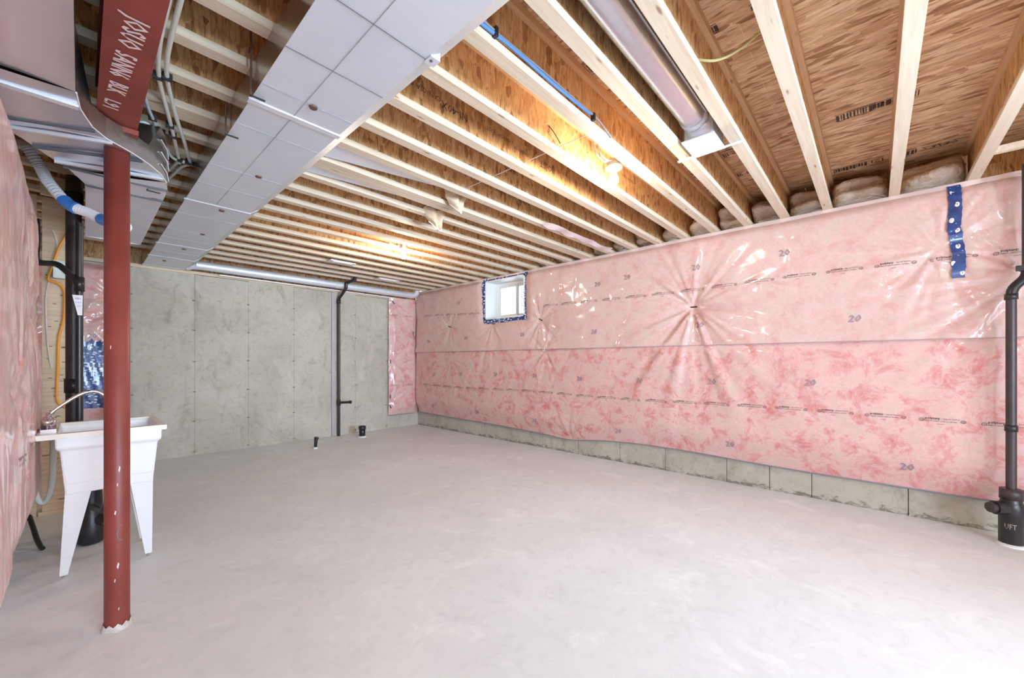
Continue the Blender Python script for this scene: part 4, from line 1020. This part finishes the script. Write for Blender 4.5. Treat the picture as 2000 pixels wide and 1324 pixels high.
mb = MB(); lettering(mb, '20', .08, lambda a, c: surf_bl(.06+a, 1.52+c, .004)); mb.build('printed_20', M['ink20'], bl_)
# blue tape patch
mb = MB(); cols_ = 14; top = []
rows = np.linspace(.72, 1.50, 16)
for i in range(len(rows)-1):
    A_ = []; B2 = []
    for j in range(cols_+1):
        x_ = .0+.34*j/cols_
        def zz(r_): return r_+(-.10*(abs(x_-.10)/.12)**1.5*(.35) if r_ > 1.3 else 0)+(.02*math.sin(j*2.1) if r_ > 1.4 else 0)
        A_.append(surf_bl(x_, zz(rows[i]), .006+.004*math.sin(j*1.7+i))); B2.append(surf_bl(x_, zz(rows[i+1]), .006+.004*math.sin(j*1.7+i+1)))
    mb.strip(A_, B2)
mb.build('tape_patch', M['tapewhite'], label='large patch of overlapping dark blue tape with white marks behind the sink', cat='tape')
MB().tube([(.245,6.25,0),(.245,6.25,.86)], .038, 18).build('black_pipe_stub', M['abs'], label='short black pipe end showing left of the column just above the sink rim', cat='pipe')
# black stacks behind the sink
ls = thing('soil_stack', 'fat dark brown-black soil stack behind the laundry sink', 'pipe')
LX, LY = -.028, 4.30
MB().tube([(LX,LY,.0),(LX,LY,2.598)], .041, 24).build('lower_pipe', M['absbrown'], ls)
MB().lathe([(.042,-.05),(.048,-.05),(.048,.05),(.042,.05)], (LX,LY,1.08), 24).build('coupling', M['abs'], ls)
MB().lathe([(.042,-.06),(.050,-.06),(.050,.06),(.042,.06)], (LX,LY,2.42), 24).build('coupling', M['abs'], ls)
l2 = thing('vent_pipe', 'slimmer black vent pipe with a white label in front of the soil stack', 'pipe')
VX, VY = -.000, 4.13
MB().tube([(VX,VY,.0),(VX,VY,2.23)], .0195, 20).build('riser', M['abs'], l2)
MB().lathe([(.020,-.05),(.026,-.05),(.026,.05),(.020,.05)], (VX,VY,1.80), 20).build('hub', M['abs'], l2)
MB().tube(smooth_pts([(VX-.005,VY,1.80),(VX-.04,VY+.02,1.86),(-.10,4.20,1.93),(-.15,4.28,1.945),(-.19,4.33,1.95)], 4), .020, 16).build('branch', M['abs'], l2)
MB().tube(smooth_pts([(-.19,4.33,1.94),(-.205,4.34,1.99),(-.20,4.34,2.10),(-.205,4.35,2.26)], 4), .017, 14).build('branch_riser', M['abs'], l2)
tg = MB().add([(VX-.034,VY-.028,1.72),(VX+.016,VY-.030,1.72),(VX+.014,VY-.030,1.58),(VX-.008,VY-.030,1.58)], [(0,1,2,3)]).build('label_sticker', M['label'], l2, label='white sticker with purple print')
mb = MB(); lettering(mb, 'ABS', .018, lambda a, c: (VX-.022+a, VY-.0315, 1.69+c)); lettering(mb, 'DWV', .012, lambda a, c: (VX-.018+a, VY-.0315, 1.665+c)); lettering(mb, 'CSA', .012, lambda a, c: (VX-.014+a, VY-.0315, 1.64+c)); mb.build('sticker_print', M['labelink'], tg)
cb2 = MB().box(-.145, -.072, 4.93, 4.9995, 1.94, 2.08).build('junction_box', M['box'], label='small galvanised junction box beside the soil stack', cat='electrical box')
tr = thing('cleanout_fitting', 'black cleanout fitting on the floor under the sink', 'pipe fitting')
MB().lathe([(.055,0),(.075,.02),(.078,.10),(.070,.16),(.060,.24),(.055,.36),(.050,.42)], (.055,4.015,0), 22).build('fitting_body', M['abs'], tr)
MB().tube([(.07,4.0,.16),(.125,3.965,.16)], .045, 18).build('plug', M['abs'], tr)
MB().box(.120, .150, 3.94, 3.985, .142, .178).build('square_nut', M['absbrown'], tr)
# flexible duct hose with blue painter's tape
fh = thing('flexible_hose', 'ribbed translucent hose wrapped with bright blue tape, slanting below the jogging duct', 'hose')
path = smooth_pts([(-.20,3.50,2.46),(-.15,3.50,2.36),(-.115,3.46,2.27),(-.04,3.36,2.145),(.035,3.29,2.10),(.10,3.22,2.055),(.19,3.14,2.02)], 8)
R_ = []; P_ = []
dense = smooth_pts(path, 2)
for i, p in enumerate(dense): P_.append(p); R_.append(.028 if i % 2 else .022)
MB().tube(P_, R_, 14, smooth=False).build('ribbed_tube', M['flex'], fh)
def wrap(i0, i1): 
    pp = path[i0:i1]; MB().tube(pp, [.031+.003*math.sin(3*k) for k in range(len(pp))], 14).build('tape_wrap', M['blue'], fh, label='bright blue tape wrap')
wrap(22, 28); wrap(38, 44)
MB().box(-.19, .02, 4.40, 4.44, 2.46, 2.599).build('wood_block', M['stud'], label='short wooden block across the top of the soil stack', cat='wood block')
# black hose on the floor
cable('floor_hose', [(-.24,4.42,.16),(-.215,4.30,.10),(-.195,4.20,.05),(-.175,4.11,.022),(-.165,4.075,.016)], .014, 'black', 'short black hose end resting on the floor left of the sink', 'hose')
# drain hose under the sink deck
cable('drain_hose', [(-.20,3.95,.83),(-.21,4.0,.60),(-.19,4.03,.38),(-.155,4.03,.33),(-.125,4.0,.42),(-.115,3.97,.66),(-.12,3.93,.83)], .016, 'pex', 'beige hose hanging in a loop under the faucet deck', 'hose')
# left curb foot
MB().box(XL, XL+.10, -2.95, 4.4, 0, .11).build('trim_1', M['floor'], kind='structure')

# ================================================================== LAUNDRY SINK
sk = thing('laundry_sink', 'white plastic laundry tub on four tapered legs behind the red column', 'sink', loc=(0,0,0))
rx0, rx1, ry0, ry1, rz = -.158, .372, 3.29, 3.90, .86
bx0, bx1, by0, by1 = -.085, .345, 3.33, 3.86            # tub walls at the top
tx0, tx1, ty0, ty1, tz = -.055, .315, 3.37, 3.82, .50   # at the bottom
def ring(x0, x1, y0, y1, z): return [(x0,y0,z),(x1,y0,z),(x1,y1,z),(x0,y1,z)]
rings = [ring(tx0,tx1,ty0,ty1,tz), ring(bx0+.01,bx1-.01,by0+.01,by1-.01,.755), ring(bx0-.006,bx1+.006,by0-.006,by1+.006,.77), ring(bx0-.008,bx1+.008,by0-.008,by1+.008,.835),
         ring(bx0+.004,bx1-.004,by0+.004,by1-.004,.855), ring(bx0+.012,bx1-.012,by0+.012,by1-.012,.80), ring(bx0+.03,bx1-.03,by0+.03,by1-.03,.56), ring(bx0+.08,bx1-.08,by0+.08,by1-.08,.54)]
mb = MB(); vs = [p for r_ in rings for p in r_]; fs = [(0,1,2,3)]
for i in range(len(rings)-1):
    for k in range(4): fs.append((i*4+k, i*4+(k+1)%4, (i+1)*4+(k+1)%4, (i+1)*4+k))
fs.append(tuple(range((len(rings)-1)*4, len(rings)*4))[::-1])
mb.add(vs, fs); tub = mb.build('basin', M['white_plastic'], sk)
bv = tub.modifiers.new('soft', 'BEVEL'); bv.width = .008; bv.segments = 2
mb = MB()
mb.box(rx0, bx0+.004, ry0, ry1, rz-.028, rz).box(bx1-.004, rx1, ry0, ry1, rz-.028, rz).box(bx0+.004, bx1-.004, ry0, by0+.006, rz-.028, rz).box(bx0+.004, bx1-.004, by1-.006, ry1, rz-.028, rz)
mb.build('rim', M['cream_plastic'], sk)
for (fx_, fy_, tx_, ty_) in ((-.062,3.475,tx0,ty0),(.302,3.475,tx1,ty0),(-.062,3.80,tx0,ty1),(.302,3.80,tx1,ty1)):
    sx_ = 1 if tx_ < .1 else -1; sy_ = 1 if ty_ < 3.6 else -1
    mb = MB(); z_t = .52
    mb.hexa([(fx_-.016,fy_-.016-.09*(sy_>0)*0,.02),(fx_+.016,fy_-.016,.02),(fx_+.016,fy_+.016,.02),(fx_-.016,fy_+.016,.02)],
            [(tx_ if sx_>0 else tx_-.105, ty_ if sy_>0 else ty_-.08, z_t),(tx_+.105 if sx_>0 else tx_, ty_ if sy_>0 else ty_-.08, z_t),(tx_+.105 if sx_>0 else tx_, ty_+.08 if sy_>0 else ty_, z_t),(tx_ if sx_>0 else tx_-.105, ty_+.08 if sy_>0 else ty_, z_t)])
    lg = mb.build('leg', M['white_plastic'], sk)
    MB().lathe([(.008,0),(.008,.003),(.003,.004),(.003,.022)], (fx_,fy_,0), 10).build('levelling_foot', M['box'], lg)
MB().lathe([(.001,0),(.024,0),(.024,.008),(.001,.009)], (.13,3.6,.54), 18).build('drain_strainer', M['chrome'], sk)
MB().tube([(.13,3.6,.50),(.13,3.6,.36),(.10,3.66,.30),(.06,3.80,.30)], .02, 12).build('trap', M['abs'], sk)
fc = thing('faucet', 'chrome laundry faucet with a long bent spout on the sink deck', 'faucet')
FXx, FYy = -.118, 3.50
MB().box(FXx-.03, FXx+.03, FYy-.07, FYy+.10, rz, rz+.014).build('base_plate', M['chrome'], fc)
MB().lathe([(.030,.012),(.032,.03),(.030,.055),(.020,.075),(.013,.085),(.012,.10)], (FXx,FYy,rz), 18).build('body', M['chrome'], fc)
for dy in (-.05, .08):
    MB().lathe([(.012,.012),(.012,.035),(.024,.04),(.027,.055),(.022,.068),(.004,.072)], (FXx-.005,FYy+dy,rz), 12).build('handle', M['chrome'], fc)
pp = smooth_pts([(FXx,FYy,rz+.09),(FXx+.03,FYy+.005,rz+.125),(FXx+.10,FYy+.015,rz+.185),(FXx+.15,FYy+.02,rz+.212),(FXx+.19,FYy+.025,rz+.212),(FXx+.225,FYy+.03,rz+.185)], 6)
MB().tube(pp, .0095, 12).build('spout', M['chrome'], fc)
MB().tube([pp[-1], pp[-1]+(pp[-1]-pp[-2]).normalized()*.022], .0125, 12).build('spout_tip', M['cream_plastic'], fc)
# small scuffs on the floor
